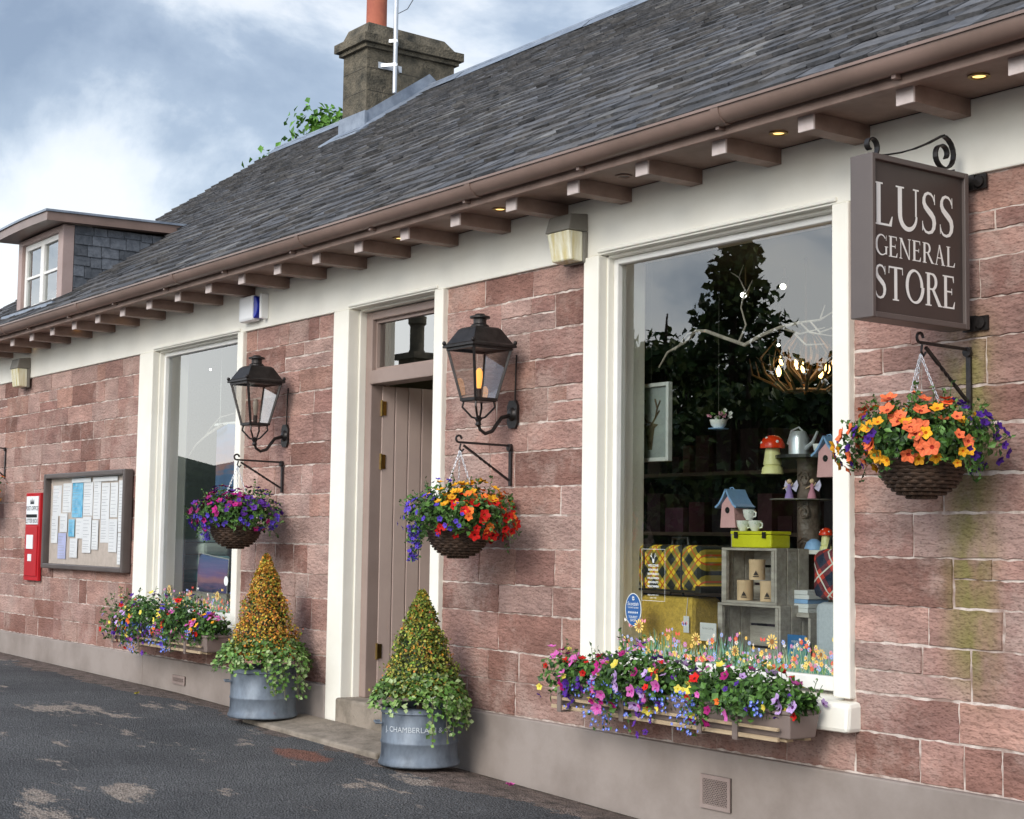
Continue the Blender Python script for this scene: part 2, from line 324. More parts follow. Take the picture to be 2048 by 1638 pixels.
# ---------------------------------------------------------------- SHOP BUILDING
shop=thing('stone_shop',(-7.5,0,0),'long single storey red sandstone shop with cream bands, open taupe door and grey slate roof','building')
courses=[];z=ZPL
while z<ZB-.01:
    hh=U(.145,.235)
    if ZB-(z+hh)<.11: hh=ZB-z
    courses.append((z,z+hh)); z+=hh
SC=[(.40,.245,.205),(.36,.215,.18),(.295,.165,.14),(.43,.29,.25),(.335,.20,.17),(.25,.135,.11),(.385,.225,.18),(.40,.265,.23)]
st=MB()
def block(x0,x1,z0,z1):
    g=.0022; j=lambda:U(-.005,.005)
    a=[(x0+g+j()*.6,z0+g+j()*.6),(x1-g+j()*.6,z0+g+j()*.6),(x1-g+j()*.6,z1-g+j()*.6),(x0+g+j()*.6,z1-g+j()*.6)]
    y=-U(.001,.008); c=R.choice(SC); k=U(.82,1.12); c=tuple(q*k for q in c)
    cx=(x0+x1)/2; cz=(z0+z1)/2
    pts=[]
    for i in range(4):
        p,q=a[i],a[(i+1)%4]
        ln=math.hypot(q[0]-p[0],q[1]-p[1]); n=max(2,int(ln/.03))
        for t in range(n):
            f=t/n; pts.append((p[0]+(q[0]-p[0])*f+(U(-.0038,.0038) if t else 0),p[1]+(q[1]-p[1])*f+(U(-.0038,.0038) if t else 0)))
    n=len(pts); inn=[(cx+(u-cx)*(1-.004/max(.05,(x1-x0)/2)),cz+(v-cz)*(1-.004/max(.05,(z1-z0)/2))) for u,v in pts]
    st.grid([(u,.004,v) for u,v in pts]+[(u,y,v) for u,v in inn],[tuple(range(n,2*n))]+[(i,(i+1)%n,n+(i+1)%n,n+i) for i in range(n)],0,c)
def panel(x0,x1,za,zb):
    for (c0,c1) in courses:
        z0=max(c0,za);z1=min(c1,zb)
        if z1-z0<.03: continue
        x=x0
        while x<x1-.02:
            Lx=U(.28,.62) if R.random()<.82 else U(.14,.28)
            if x1-(x+Lx)<.16: Lx=x1-x
            if z1-z0>.18 and Lx>.3 and R.random()<.22:
                zm=z0+(z1-z0)*U(.4,.6); block(x,x+Lx,z0,zm)
                xm=x+Lx*U(.35,.65); block(x,xm,zm,z1); block(xm,x+Lx,zm,z1)
            else: block(x,x+Lx,z0,z1)
            x+=Lx
panel(XL,WN[0]['ol'],ZPL,ZB); panel(WN[0]['orr'],DR['ol'],ZPL,ZB); panel(DR['orr'],WN[1]['ol'],ZPL,ZB); panel(WN[1]['orr'],XR,ZPL,ZB)
for q in WN: panel(q['ol'],q['orr'],ZPL,ZSILL0)
st.build('stone_facing',mStone,shop)
mb=MB(); e=.03; xs=[XL,WN[0]['l']-e,WN[0]['r']+e,DR['l']-e,DR['r']+e,WN[1]['l']-e,WN[1]['r']+e,XR]
for i in (0,2,4,6): mb.box(xs[i],xs[i+1],0,.3,-.6,3.0)
for q in WN: mb.box(q['l']-e,q['r']+e,0,.3,-.6,.62)
mb.box(XL,XL+.3,.3,6.6,-.6,3.0); mb.box(XR-.3,XR,.3,6.6,-.6,3.0); mb.box(XL+.3,XR-.3,6.3,6.6,-.6,3.0)
mb.build('wall',mMortar,shop)
mb=MB(); mb.box(XL-.02,WN[0]['l'],-.04,-.002,-.6,ZPL); mb.box(WN[0]['l'],DR['ol'],-.0401,-.002,-.6,ZPL); mb.box(DR['orr'],XR,-.04,-.002,-.6,ZPL)
mb.build('plinth',mPlinth,shop,bevel=.008)
mb=MB(); mb.box(XL-.01,XR,-.02,.29,ZB,3.035); mb.build('cream_band',mCream,shop,bevel=.006)
RB=.012
def surround(q,bot,ys=.02):
    mb=MB(); o=-.035
    mb.box(q['ol'],q['l'],o,.28,bot,ZB-.002); mb.box(q['r'],q['orr'],o,.28,bot,ZB-.002)
    mb.box(q['l']-.001,q['l']+RB,ys,.27,bot+.002,ZB-.004); mb.box(q['r']-RB,q['r']+.001,ys,.27,bot+.002,ZB-.004)
    mb.box(q['l']+RB,q['r']-RB,ys,.27,ZB-RB-.002,ZB+.002)
    mb.box(q['l']-.02,q['r']+.02,-.032,-.015,ZB+.010,ZB+.030)
    return mb.build('stone_surround',mCream,shop,bevel=.010)
for q in WN:
    surround(q,ZSILL1-.002)
    mb=MB(); s0=q['ol']-.015; s1=q['orr']+.03
    mb.hexa([(s0,-.085,ZSILL0),(s1,-.085,ZSILL0),(s1,.27,ZSILL0),(s0,.27,ZSILL0),(s0,-.075,ZSILL1-.02),(s1,-.075,ZSILL1-.02),(s1,.27,ZSILL1+.01),(s0,.27,ZSILL1+.01)])
    mb.build('window_sill',mCream,shop,bevel=.018)
surround(DR,-.3,.045)
YGL=.085
def shop_window(q,gm,label):
    fr=MB(); y0,y1=.055,.115; l,r=q['l']+RB,q['r']-RB; zt=ZB-RB-.002; zb=ZSILL1+.012
    w=.032
    fr.box(l,l+w,y0,y1,zb,zt); fr.box(r-w,r,y0,y1,zb,zt); fr.box(l+w,r-w,y0,y1,zt-w,zt); fr.box(l+w,r-w,y0-.005,y1,zb,zb+.06)
    f=fr.build('shop_window',mWhite,shop,bevel=.006); f['label']=label
    g=MB().poly([(l+w-.005,YGL,zb+.055),(r-w+.005,YGL,zb+.055),(r-w+.005,YGL,zt-w+.005),(l+w-.005,YGL,zt-w+.005)])
    g.build('glass_pane',gm,f); return f
wl1=shop_window(WN[0],mGlassL,'tall shop window left of the door'); wl2=shop_window(WN[1],mGlass,'large display window right of the door')
# door frame, transom
dz0=P(745,1388,.15).z; dzt=ZB-.02
zr1=P(730,752,.12).z; zr0=P(735,772,.12).z
mb=MB(); l,r=DR['l']+.013,DR['r']-.013
mb.box(l,l+.075,.09,.20,dz0-.02,dzt); mb.box(r-.06,r,.09,.20,dz0-.02,dzt); mb.box(l+.075,r-.06,.09,.20,dzt-.05,dzt)
mb.box(l+.075,r-.06,.075,.21,zr0,zr1+.02)
mb.build('door_frame',mTaupeD,shop,bevel=.006)
mb=MB(); a,b_=zr1+.02,dzt-.05
mb.box(l+.075,l+.09,.12,.16,a,b_); mb.box(r-.075,r-.06,.12,.16,a,b_); mb.box(l+.09,r-.075,.12,.16,b_-.02,b_); mb.box(l+.09,r-.075,.12,.16,a,a+.02)
tw=mb.build('transom_window',mTaupeD,shop)
MB().poly([(l+.085,.14,a+.015),(r-.07,.14,a+.015),(r-.07,.14,b_-.015),(l+.085,.14,b_-.015)]).build('glass_pane',mGlassD,tw)
hx,hy=l+.078,.17; ph=D2(88); d=Vector((math.cos(ph),math.sin(ph),0)); nn=Vector((math.sin(ph),-math.cos(ph),0))
mb=MB(); n=9; wd=.098; zb_,zt_=dz0+.01,zr0-.003
for i in range(n):
    a0=Vector((hx,hy,0))+d*(i*wd+.003); a1=Vector((hx,hy,0))+d*((i+1)*wd-.003)
    q=[a0,a1,a1-nn*.045,a0-nn*.045]
    mb.hexa([(p.x,p.y,zb_) for p in q]+[(p.x,p.y,zt_) for p in q])
a0=Vector((hx,hy,0))-nn*.01; a1=a0+d*(n*wd); q=[a0,a1,a1-nn*.03,a0-nn*.03]
mb.hexa([(p.x,p.y,zb_+.002) for p in q]+[(p.x,p.y,zt_-.002) for p in q])
door=mb.build('door',mLeafD,shop,bevel=.004); door['label']='taupe boarded door standing open inwards'
for py in (820,925,1300):
    zc=P(745,py,.2).z; mb=MB(); c=Vector((hx,hy-.004,zc))
    mb.tube([c+Vector((.004,0,-.05)),c+Vector((.004,0,.05))],.008,8)
    a0=c+nn*.002; a1=a0+d*.035; q=[a0+nn*.003,a1+nn*.003,a1,a0]; mb.hexa([(p.x,p.y,zc-.045) for p in q]+[(p.x,p.y,zc+.045) for p in q])
    mb.build('hinge',mBrass,door,smooth=True)
c=Vector((hx,hy,P(862,1120,.6).z))+d*.50
mb=MB(); mb.lathe([(.001,.0),(.03,.0),(.03,.006),(.012,.01),(.012,.03),(.028,.045),(.028,.06),(.001,.07)],c,16,axis=nn); mb.build('door_handle',mBrass,door,smooth=True)
mStep=M('worn_step_stone',(.30,.25,.20),(.15,.125,.095),scale=7,rough=.9,bump=.6,bscale=40,cmin=.3,cmax=.6)
mb=MB(); mb.box(DR['l']-.02,DR['r']+.02,-.06,.32,-.3,dz0-.02); mb.build('door_step',mStep,shop,bevel=.015)
mb=MB(); mb.hexa([(-9.15,-.42,-.2),(DR['orr']-.0,-.42,-.2),(DR['orr'],-.061,-.2),(-9.0,-.045,-.2),(-9.15,-.42,.15),(DR['orr'],-.42,.115),(DR['orr'],-.061,.145),(-9.0,-.045,.17)])
tag(mb.build('concrete_slab',mStep,bevel=.012),'low worn concrete slab on the ground in front of the shop doorstep','step')
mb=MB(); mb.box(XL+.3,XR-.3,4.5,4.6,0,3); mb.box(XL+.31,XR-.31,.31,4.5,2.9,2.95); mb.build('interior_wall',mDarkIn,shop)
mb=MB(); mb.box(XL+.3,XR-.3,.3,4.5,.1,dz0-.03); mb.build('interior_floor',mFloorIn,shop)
mb=MB(); mb.box(-9.1,-9.02,.32,1.3,.2,2.88); mb.box(-9.02,-7.4,.31,1.3,2.80,2.88); mb.build('lobby_wall',mGreenWall,shop)
mShelf=M('display_shelf_wood',(.20,.15,.11),(.12,.09,.06),rough=.7,scale=6,stretch=(1,1,6))
for q in WN:
    mb=MB(); mb.box(q['l']-.05,q['r']+.35,.30,1.2,.55,.69); mb.build('window_display_shelf',mShelf,shop)
# soffit, fascia, gutter
YF=-.40; GYc=-.46
zg=P(1245,290,GYc).z
mb=MB(); mb.box(XL-.1,XR,YF,-.02,3.036,3.05); mb.build('soffit',mSoff,shop)
mb=MB(); mb.box(XL-.1,XR,YF-.022,YF,zg-.075,zg+.05)
mb.box(XL-.1,XR,YF-.001,YF+.05,zg-.068,zg-.045); mb.build('fascia_board',mSoff,shop,bevel=.004)
mb=MB(); V=[];Fc=[]; K=10; xs=[XL-.12,XR+.05]
for x in xs:
    for k in range(K+1):
        a=math.pi*(1+k/K); V.append((x,GYc+.056*math.cos(a),zg+.02+.062*math.sin(a)))
    V.append((x,GYc+.064,zg+.026)); V.append((x,GYc+.056,zg+.032))
    for k in range(K+1):
        a=math.pi*(2-k/K); V.append((x,GYc+.050*math.cos(a),zg+.02+.056*math.sin(a)))
    V.append((x,GYc-.064,zg+.030)); V.append((x,GYc-.064,zg+.018))
n=len(V)//2
mb.grid(V,[(k,(k+1)%n,n+(k+1)%n,n+k) for k in range(n)])
x=XL
while x<XR:
    V=[]
    for s_ in (0,1):
        for k in range(K+1):
            a=math.pi*(1+k/K); V.append((x+s_*.045,GYc+.0625*math.cos(a),zg+.022+.0685*math.sin(a)))
        for k in range(K+1):
            a=math.pi*(2-k/K); V.append((x+s_*.045,GYc+.054*math.cos(a),zg+.022+.06*math.sin(a)))
    n=len(V)//2; mb.grid(V,[(k,(k+1)%n,n+(k+1)%n,n+k) for k in range(n)]+[tuple(range(n)),tuple(range(2*n-1,n-1,-1))])
    x+=1.83
mb.build('gutter',mTaupe,shop,smooth=True)
for i in range(18):
    x=XL+.5+i*.95
    mb=MB(); mb.box(x,x+.02,YF-.06,YF-.02,zg-.055,zg-.035); mb.build('gutter_bracket',mTaupe,shop)
zr_b=P(1795,209,-.36).z; xr0=P(1793,187,-.36).x; xr5=P(1272,337,-.36).x; sp=(xr0-xr5)/3.0
rm=MB(); rm.box(0,.082,-.352,-.021,zr_b-.004,3.034); rm.box(-.001,.083,-.362,-.3521,zr_b-.006,3.033,1)
first=None; x=xr0+9*sp; xx=[]
while x>XL-.05:
    if x<XR-.1: xx.append(x)
    x-=sp
for k,x in enumerate(xx):
    if first is None:
        first=rm.build('rafter',[mSoff,mRaft],None); first.parent=shop; first.location=(x+7.5,0,0)
    else:
        o=first.copy(); COL.objects.link(o); o.location=(x+7.5,0,0)
mLampOn=M('warm_downlight',(1,.62,.2),(1,.5,.15),emit=2.2,bump=0); mLampOff=M('dark_downlight',(.12,.08,.06),bump=0,rough=.3)
for (px,py,on) in ((1958,152,1),(1557,266,1),(1248,352,0),(1000,418,1),(800,476,1),(252,630,1),(155,657,1),(66,690,1),(420,583,0),(600,532,0)):
    p=PZ(px,py,3.034)
    if not(-.34<p.y<-.03): p.y=-.18
    mb=MB(); mb.lathe([(.040,0),(.042,-.004),(.030,-.006),(.024,-.001)],(p.x,p.y,3.034),20,0); mb.lathe([(.0245,-.001),(.012,-.0015),(.0005,-.0015)],(p.x,p.y,3.034),16,1 )
    mb.build('downlight',[mBrass if on else mSoff,mLampOn if on else mLampOff],shop,smooth=True)
# roof
YR=3.12; zE=P(1245,274,-.47).z; ZR=P(1300,2,YR).z; XG=P(552,312,YR).x
sl=(ZR-zE)/(YR+.47); an=math.atan(sl); SL=math.hypot(ZR-zE,YR+.47)
XG=min(XG,-15.0)
def RP(x,s,hh=0): return Vector((x,-.47+s*math.cos(an)-hh*math.sin(an),zE+s*math.sin(an)+hh*math.cos(an)))
mb=MB()
s=0;k=0
while s<SL-.02:
    ex=.150-.055*(s/SL); ln=ex*1.75; x=XG+U(-.03,.0)
    while x<XR+.1:
        wd=U(.11,.22); wd=min(wd,XR+.12-x) ; wd=max(wd,.05)
        b0=s+U(-.010,.010); b1=b0+U(-.007,.007); hh=.022+U(0,.013); h2=hh+U(-.005,.005); t=min(s+ln,SL+.03); th=.015
        g=U(.080,.140); tint=U(-1,1); c=(g*(1.01+.05*tint),g*(.99+.01*tint),g*(1.0-.05*tint))
        if R.random()<.05: c=(g*1.5,g*1.46,g*1.4)
        if R.random()<.08: c=tuple(v*.65 for v in c)
        gx=.003
        A0=RP(x+gx,b0,hh);A1=RP(x+wd-gx,b1,h2);A2=RP(x+wd-gx,t,.004);A3=RP(x+gx,t,.004)
        B0=RP(x+gx,b0,hh-th-.004);B1=RP(x+wd-gx,b1,h2-th-.004);B2=RP(x+wd-gx,t,-.006);B3=RP(x+gx,t,-.006)
        mb.hexa([B0,B1,B2,B3,A0,A1,A2,A3],0,c)
        x+=wd
    s+=ex;k+=1
mb.poly([RP(XG,-.02,-.004),RP(XR+.1,-.02,-.004),RP(XR+.1,SL,-.004),RP(XG,SL,-.004)],0,(.03,.03,.03))
mb.poly([(XG,YR,ZR),(XR+.1,YR,ZR),(XR+.1,2*YR+.47,zE),(XG,2*YR+.47,zE)],0,(.1,.1,.1))
mb.poly([(XG+.1,-.4,zE-.03),(XG+.1,2*YR+.4,zE-.03),(XG+.1,YR,ZR-.03)],0,(.3,.2,.17))
mb.poly([(XR,-.4,zE-.03),(XR,2*YR+.4,zE-.03),(XR,YR,ZR-.03)],0,(.3,.2,.17))
roof=mb.build('roof',mSlate,shop)
mb=MB()
x=XG
while x<XR:
    x2=min(x+1.9,XR+.1); p=[(x+.004,YR-.13,ZR-.088+.03),(x+.004,YR-.05,ZR-.0+.015),(x+.004,YR,ZR+.045),(x+.004,YR+.05,ZR+.015),(x+.004,YR+.16,ZR-.085)]
    q=[(x2-.004,b,c+.004) for a,b,c in p]; mb.grid(p+q,[(i,i+1,5+i+1,5+i) for i in range(4)]); mb.tube([(x,YR,ZR+.035),(x2,YR,ZR+.035)],.026,8); x=x2
mb.build('ridge_capping',mLead,roof,smooth=True)
# chimney
cf=PX(731,253,-12.6); cY0=cf.y; cX0=P(684,262,cY0).x; cY1=PX(908,160,-12.6).y; zc=PX(735,86,-12.6).z
cX1=-12.6
mb=MB(); mb.box(cX0,cX1,cY0,cY1,4.3,zc)
o=.07
mb.box(cX0-o,cX1+o,cY0-o,cY1+o,zc+.001,zc+.085); mb.box(cX0-.035,cX1+.035,cY0-.035,cY1+.035,zc-.04,zc+.0)
mb.hexa([(cX0-.02,cY0-.02,zc+.086),(cX1+.02,cY0-.02,zc+.086),(cX1+.02,cY1+.02,zc+.086),(cX0-.02,cY1+.02,zc+.086),(cX0+.03,cY0+.03,zc+.22),(cX1-.03,cY0+.03,zc+.22),(cX1-.03,cY1-.10,zc+.20),(cX0+.03,cY1-.10,zc+.20)])
for i in range(1,9):
    z=4.4+i*.22
    if z<zc-.1:
        mb.box(cX1-.01,cX1+.003,cY0+.01,cY1-.01,z,z+.008,1); mb.box(cX0+.01,cX1-.01,cY0-.003,cY0+.01,z,z+.008,1)
mJoint=M('chimney_joint',(.07,.06,.045),bump=.3)
ch=mb.build('chimney',[mConc,mJoint],shop,bevel=.02)
mb=MB(); pc=((cX0+cX1)/2-.02,cY0+.24,zc+.21)
mb.lathe([(.125,0),(.125,.04),(.10,.05),(.098,.55),(.12,.57),(.12,.63),(.085,.63),(.085,.3)],pc,24); mb.build('chimney_pot',mTerr,ch,smooth=True)
mb=MB()
for (ya,yb) in ((cY0-.02,YR),(YR,cY1+.02)):
    za=zE+(min(ya,2*YR-ya)+.47)*sl; zb2=zE+(min(yb,2*YR-yb)+.47)*sl
    mb.hexa([(cX1+.001,ya,za-.1),(cX1+.03,ya,za-.1),(cX1+.03,yb,zb2-.1),(cX1+.001,yb,zb2-.1),(cX1+.001,ya,za+.16),(cX1+.012,ya,za+.16),(cX1+.012,yb,zb2+.16),(cX1+.001,yb,zb2+.16)])
    mb.hexa([(cX1+.01,ya,za-.1),(cX1+.16,ya,za-.1),(cX1+.16,yb,zb2-.1),(cX1+.01,yb,zb2-.1),(cX1+.01,ya,za+.05),(cX1+.16,ya,za+.03),(cX1+.16,yb,zb2+.03),(cX1+.01,yb,zb2+.05)])
za=zE+(cY0+.47)*sl
mb.box(cX0-.02,cX1+.03,cY0-.03,cY0-.001,za-.15,za+.16); mb.hexa([(cX0-.1,cY0-.2,za-.2),(cX1+.16,cY0-.2,za-.2),(cX1+.16,cY0,za-.1),(cX0-.1,cY0,za-.1),(cX0-.1,cY0-.2,za-.105),(cX1+.16,cY0-.2,za-.105),(cX1+.16,cY0,za+.04),(cX0-.1,cY0,za+.04)])
mb.build('flashing',mLead,ch)
mAl=M('galvanised_pole',(.66,.68,.72),(.5,.52,.55),rough=.4,metal=.5,bump=0)
pb=PX(789,186,-12.5); pt=PX(791,-140,-12.5)
ae=thing('aerial_mast',pb,'slim grey aerial pole clamped to the side of the stone chimney','aerial')
mb=MB(); mb.tube([pb,(pb.x,pb.y,pt.z)],.022,12); mb.build('pole',mAl,ae,smooth=True)
for py in (82,130):
    z=PX(789,py,-12.5).z; mb=MB(); mb.bar((cX1-.0,pb.y-.1,z),(pb.x+.02,pb.y,z),.02,.03); mb.bar((cX1,pb.y+.1,z-.03),(pb.x+.02,pb.y,z),.02,.03); mb.box(cX1+.004,cX1+.012,pb.y-.13,pb.y+.13,z-.03,z+.03); mb.build('wall_clamp',mAl,ae)
mb=MB(); a=PX(791,30,-12.5); mb.tube([a,PX(815,18,-12.5),PX(835,-15,-12.5),PX(850,-60,-12.5)],.004,6); mb.build('aerial_wire',mBlack,ae)
# dormer
dY=-.226; dXr=P(124,540,dY).x; dzt2=P(122,450,dY).z; dXl=P(36,540,dY).x
mb=MB(); zb0=zE+(dY+.47)*sl-.06
mb.box(dXr-.12,dXr,dY,dY+.1,zb0,dzt2); mb.box(dXl,dXl+.10,dY,dY+.1,zb0,dzt2); mb.box(dXl+.10,dXr-.12,dY,dY+.1,dzt2-.05,dzt2); mb.box(dXl+.10,dXr-.12,dY-.03,dY+.1,zb0,zb0+.06)
mDorm=M('pinkish_taupe_paint',(.42,.31,.28),(.35,.25,.22),scale=3,rough=.5)
dm=mb.build('dormer',mDorm,shop,bevel=.004)
mb=MB(); yb=( dzt2-zE)/sl-.47
for X in (dXr-.01,dXl+.01):
    z=zb0
    mb.poly([(X,dY+.1,zb0),(X,yb,dzt2),(X,dY+.1,dzt2)],0,(.06,.07,.08))
    if X==dXr-.01:
        while z<dzt2-.01:
            y=dY+.1; hh=.095
            while y<yb:
                wd=U(.09,.18); y2=min(y+wd,yb)
                ztop=min(z+hh+.03,dzt2)
                if ztop>zE+(y+.47)*sl:
                    g=U(.08,.17); z0=max(z+U(-.008,.008),zb0)
                    mb.hexa([(X,y+.003,z0),(X+.018,y+.003,z0),(X+.018,y2-.003,z0),(X,y2-.003,z0),(X,y+.003,ztop),(X+.004,y+.003,ztop),(X+.004,y2-.003,ztop),(X,y2-.003,ztop)],0,(g*.9,g*.98,g*1.1))
                y=y2
            z+=hh
mb.build('slate_cheek',mSlate,dm)
mb=MB(); a=dXl-.12; b_=dXr+.09
P5=[]
for i in range(9):
    f=i/8; P5.append((a+(b_-a)*f,dzt2+.012*math.sin(math.pi*f)))
for (za,zb3,ex,mi) in ((.0,.075,0,0),(.076,.095,.015,1)):
    V=[(x+(ex if i==8 else -ex if i==0 else 0),dY-.18-ex,z+za) for i,(x,z) in enumerate(P5)]+[(x+(ex if i==8 else -ex if i==0 else 0),dY-.18-ex,z+zb3) for i,(x,z) in enumerate(P5)]
    V2=[(v[0],yb+.25,v[2]+.03) for v in V]; n=9
    mb.grid(V+V2,[(i,i+1,n+i+1,n+i) for i in range(8)]+[(n+i,n+i+1,3*n+i+1,3*n+i) for i in range(8)]+[(i,i+1,2*n+i+1,2*n+i) for i in range(8)]+[(0,n,3*n,2*n),(8,n+8,3*n+8,2*n+8)],mi)
mb.build('dormer_roof',[mTaupe,mLead],dm)
mb=MB(); x0,x1=dXl+.105,dXr-.125; z0,z1=zb0+.065,dzt2-.052; y0=dY+.03
mb.box(x0,x0+.05,y0,y0+.04,z0,z1); mb.box(x1-.05,x1,y0,y0+.04,z0,z1); mb.box(x0+.05,x1-.05,y0,y0+.04,z1-.05,z1); mb.box(x0+.05,x1-.05,y0,y0+.04,z0,z0+.05)
xm=(x0+x1)/2; mb.box(xm-.04,xm+.04,y0-.004,y0+.044,z0+.05,z1-.05); zm=(z0+z1)/2
mb.box(x0+.05,xm-.04,y0+.004,y0+.036,zm-.012,zm+.012); mb.box(xm+.04,x1-.05,y0+.004,y0+.036,zm-.012,zm+.012)
mb.build('casement_window',mWhite,dm,bevel=.003)
mb=MB(); mb.poly([(x0+.03,y0+.02,z0+.03),(x1-.03,y0+.02,z0+.03),(x1-.03,y0+.02,z1-.03),(x0+.03,y0+.02,z1-.03)]); mb.build('glass_pane',mGlassL,dm)
mb=MB(); mb.box(dXl-.05,dXr+.12,dY-.12,dY-.031,zb0-.02,zb0+.03);mb.build('lead_apron',mLead,dm)
mb=MB(); mb.poly([(x0,dY+.4,z0-.1),(x1,dY+.4,z0-.1),(x1,dY+.4,z1+.1),(x0,dY+.4,z1+.1)]); mb.build('net_curtain',mWhite,dm)
# plinth vents
mVent=M('vent_terracotta',(.33,.26,.23),(.25,.19,.17),rough=.8); mHole=M('vent_hole',(.01,.01,.01),bump=0)
for (a,b_,c,d_) in ((1400,1552,1460,1620),(344,1351,369,1369)):
    p0=P(a,(b_+d_)/2,-.05);p1=P(c,(b_+d_)/2,-.05);zt=P((a+c)/2,b_,-.05).z;zb2=P((a+c)/2,d_,-.05).z
    mb=MB(); mb.box(p0.x,p1.x,-.046,-.0405,zb2,zt,1); f=.018
    mb.box(p0.x,p1.x,-.052,-.041,zb2,zb2+f);mb.box(p0.x,p1.x,-.052,-.041,zt-f,zt);mb.box(p0.x,p0.x+f,-.052,-.041,zb2+f,zt-f);mb.box(p1.x-f,p1.x,-.052,-.041,zb2+f,zt-f)
    nxx=int((p1.x-p0.x-2*f)/.016)
    for i in range(-12,nxx+12):
        for sgn in (1,-1):
            xa=p0.x+f+i*.016; hgt=zt-zb2-2*f; pa=Vector((xa,-.0485,zb2+f)); pb2=Vector((xa+sgn*hgt,-.0485,zt-f))
            lo,hi=p0.x+f,p1.x-f; dx=pb2.x-pa.x
            t0,t1=sorted(((lo-pa.x)/dx,(hi-pa.x)/dx)); t0=max(0,t0);t1=min(1,t1)
            if t1-t0>.03: mb.bar(pa.lerp(pb2,t0),pa.lerp(pb2,t1),.004,.004,up=(0,1,0))
    mb.build('air_vent',[mVent,mHole],shop)
# ---------------------------------------------------------------- HANGING SIGN
mSign=M('brown_sign_paint',(.070,.052,.046),(.056,.042,.037),rough=.35,bump=.03,scale=2)
mSignE=M('brown_sign_edge',(.125,.10,.09),(.10,.08,.074),rough=.4,bump=.03,scale=2)
SX=-3.80; sa=PX(1745,305,SX); sb=PX(1745,632,SX); sc=PX(1937,500,SX)
sY0=(sa.y+sb.y)/2; sY1=sc.y; sZ1=sa.z; sZ0=sb.z; sT=.10
sign=thing('hanging_sign',(SX-.05,0,sZ0),'brown boxed sign with white words LUSS GENERAL STORE projecting from the right wall','sign')
mb=MB(); mb.box(SX-sT,SX-.012,sY0+.0,sY1,sZ0,sZ1)
mb.build('sign_board',[mSign],sign)
mb=MB()
for (y0,y1,z0,z1) in ((sY0-.002,sY0+.016,sZ0-.002,sZ1+.002),(sY1-.022,sY1+.002,sZ0-.002,sZ1+.002),(sY0+.016,sY1-.022,sZ1-.02,sZ1+.002),(sY0+.016,sY1-.022,sZ0-.002,sZ0+.02)):
    mb.box(SX-sT-.004,SX+.003,y0,y1,z0,z1)
mb.build('sign_frame',mSignE,sign,bevel=.003)
class G2:
    def __init__(s): s.q=[]
    def rib(s,pts,ws):
        n=len(pts); Lq=[];Rq=[]
        for i,(x,y) in enumerate(pts):
            a=pts[max(0,i-1)];b=pts[min(n-1,i+1)]; dx,dy=b[0]-a[0],b[1]-a[1]; l=math.hypot(dx,dy) or 1; nx,ny=-dy/l,dx/l; w=(ws[i] if isinstance(ws,list) else ws)/2
            Lq.append((x+nx*w,y+ny*w));Rq.append((x-nx*w,y-ny*w))
        for i in range(n-1): s.q.append([Lq[i],Rq[i],Rq[i+1],Lq[i+1]])
    def r(s,x0,y0,x1,y1): s.q.append([(x0,y0),(x1,y0),(x1,y1),(x0,y1)])
    def p(s,*pts): s.q.append(list(pts))
def arc(cx,cy,rx,ry,a0,a1,n=24): return [(cx+rx*math.cos(D2(a0+(a1-a0)*i/n)),cy+ry*math.sin(D2(a0+(a1-a0)*i/n))) for i in range(n+1)]
K_=.145; T_=.06; SF=.038
def serif(g,x,y,w): g.p((x-w/2,y-SF/2),(x+w/2,y-SF/2),(x+w/2,y+SF/2),(x-w/2,y+SF/2))
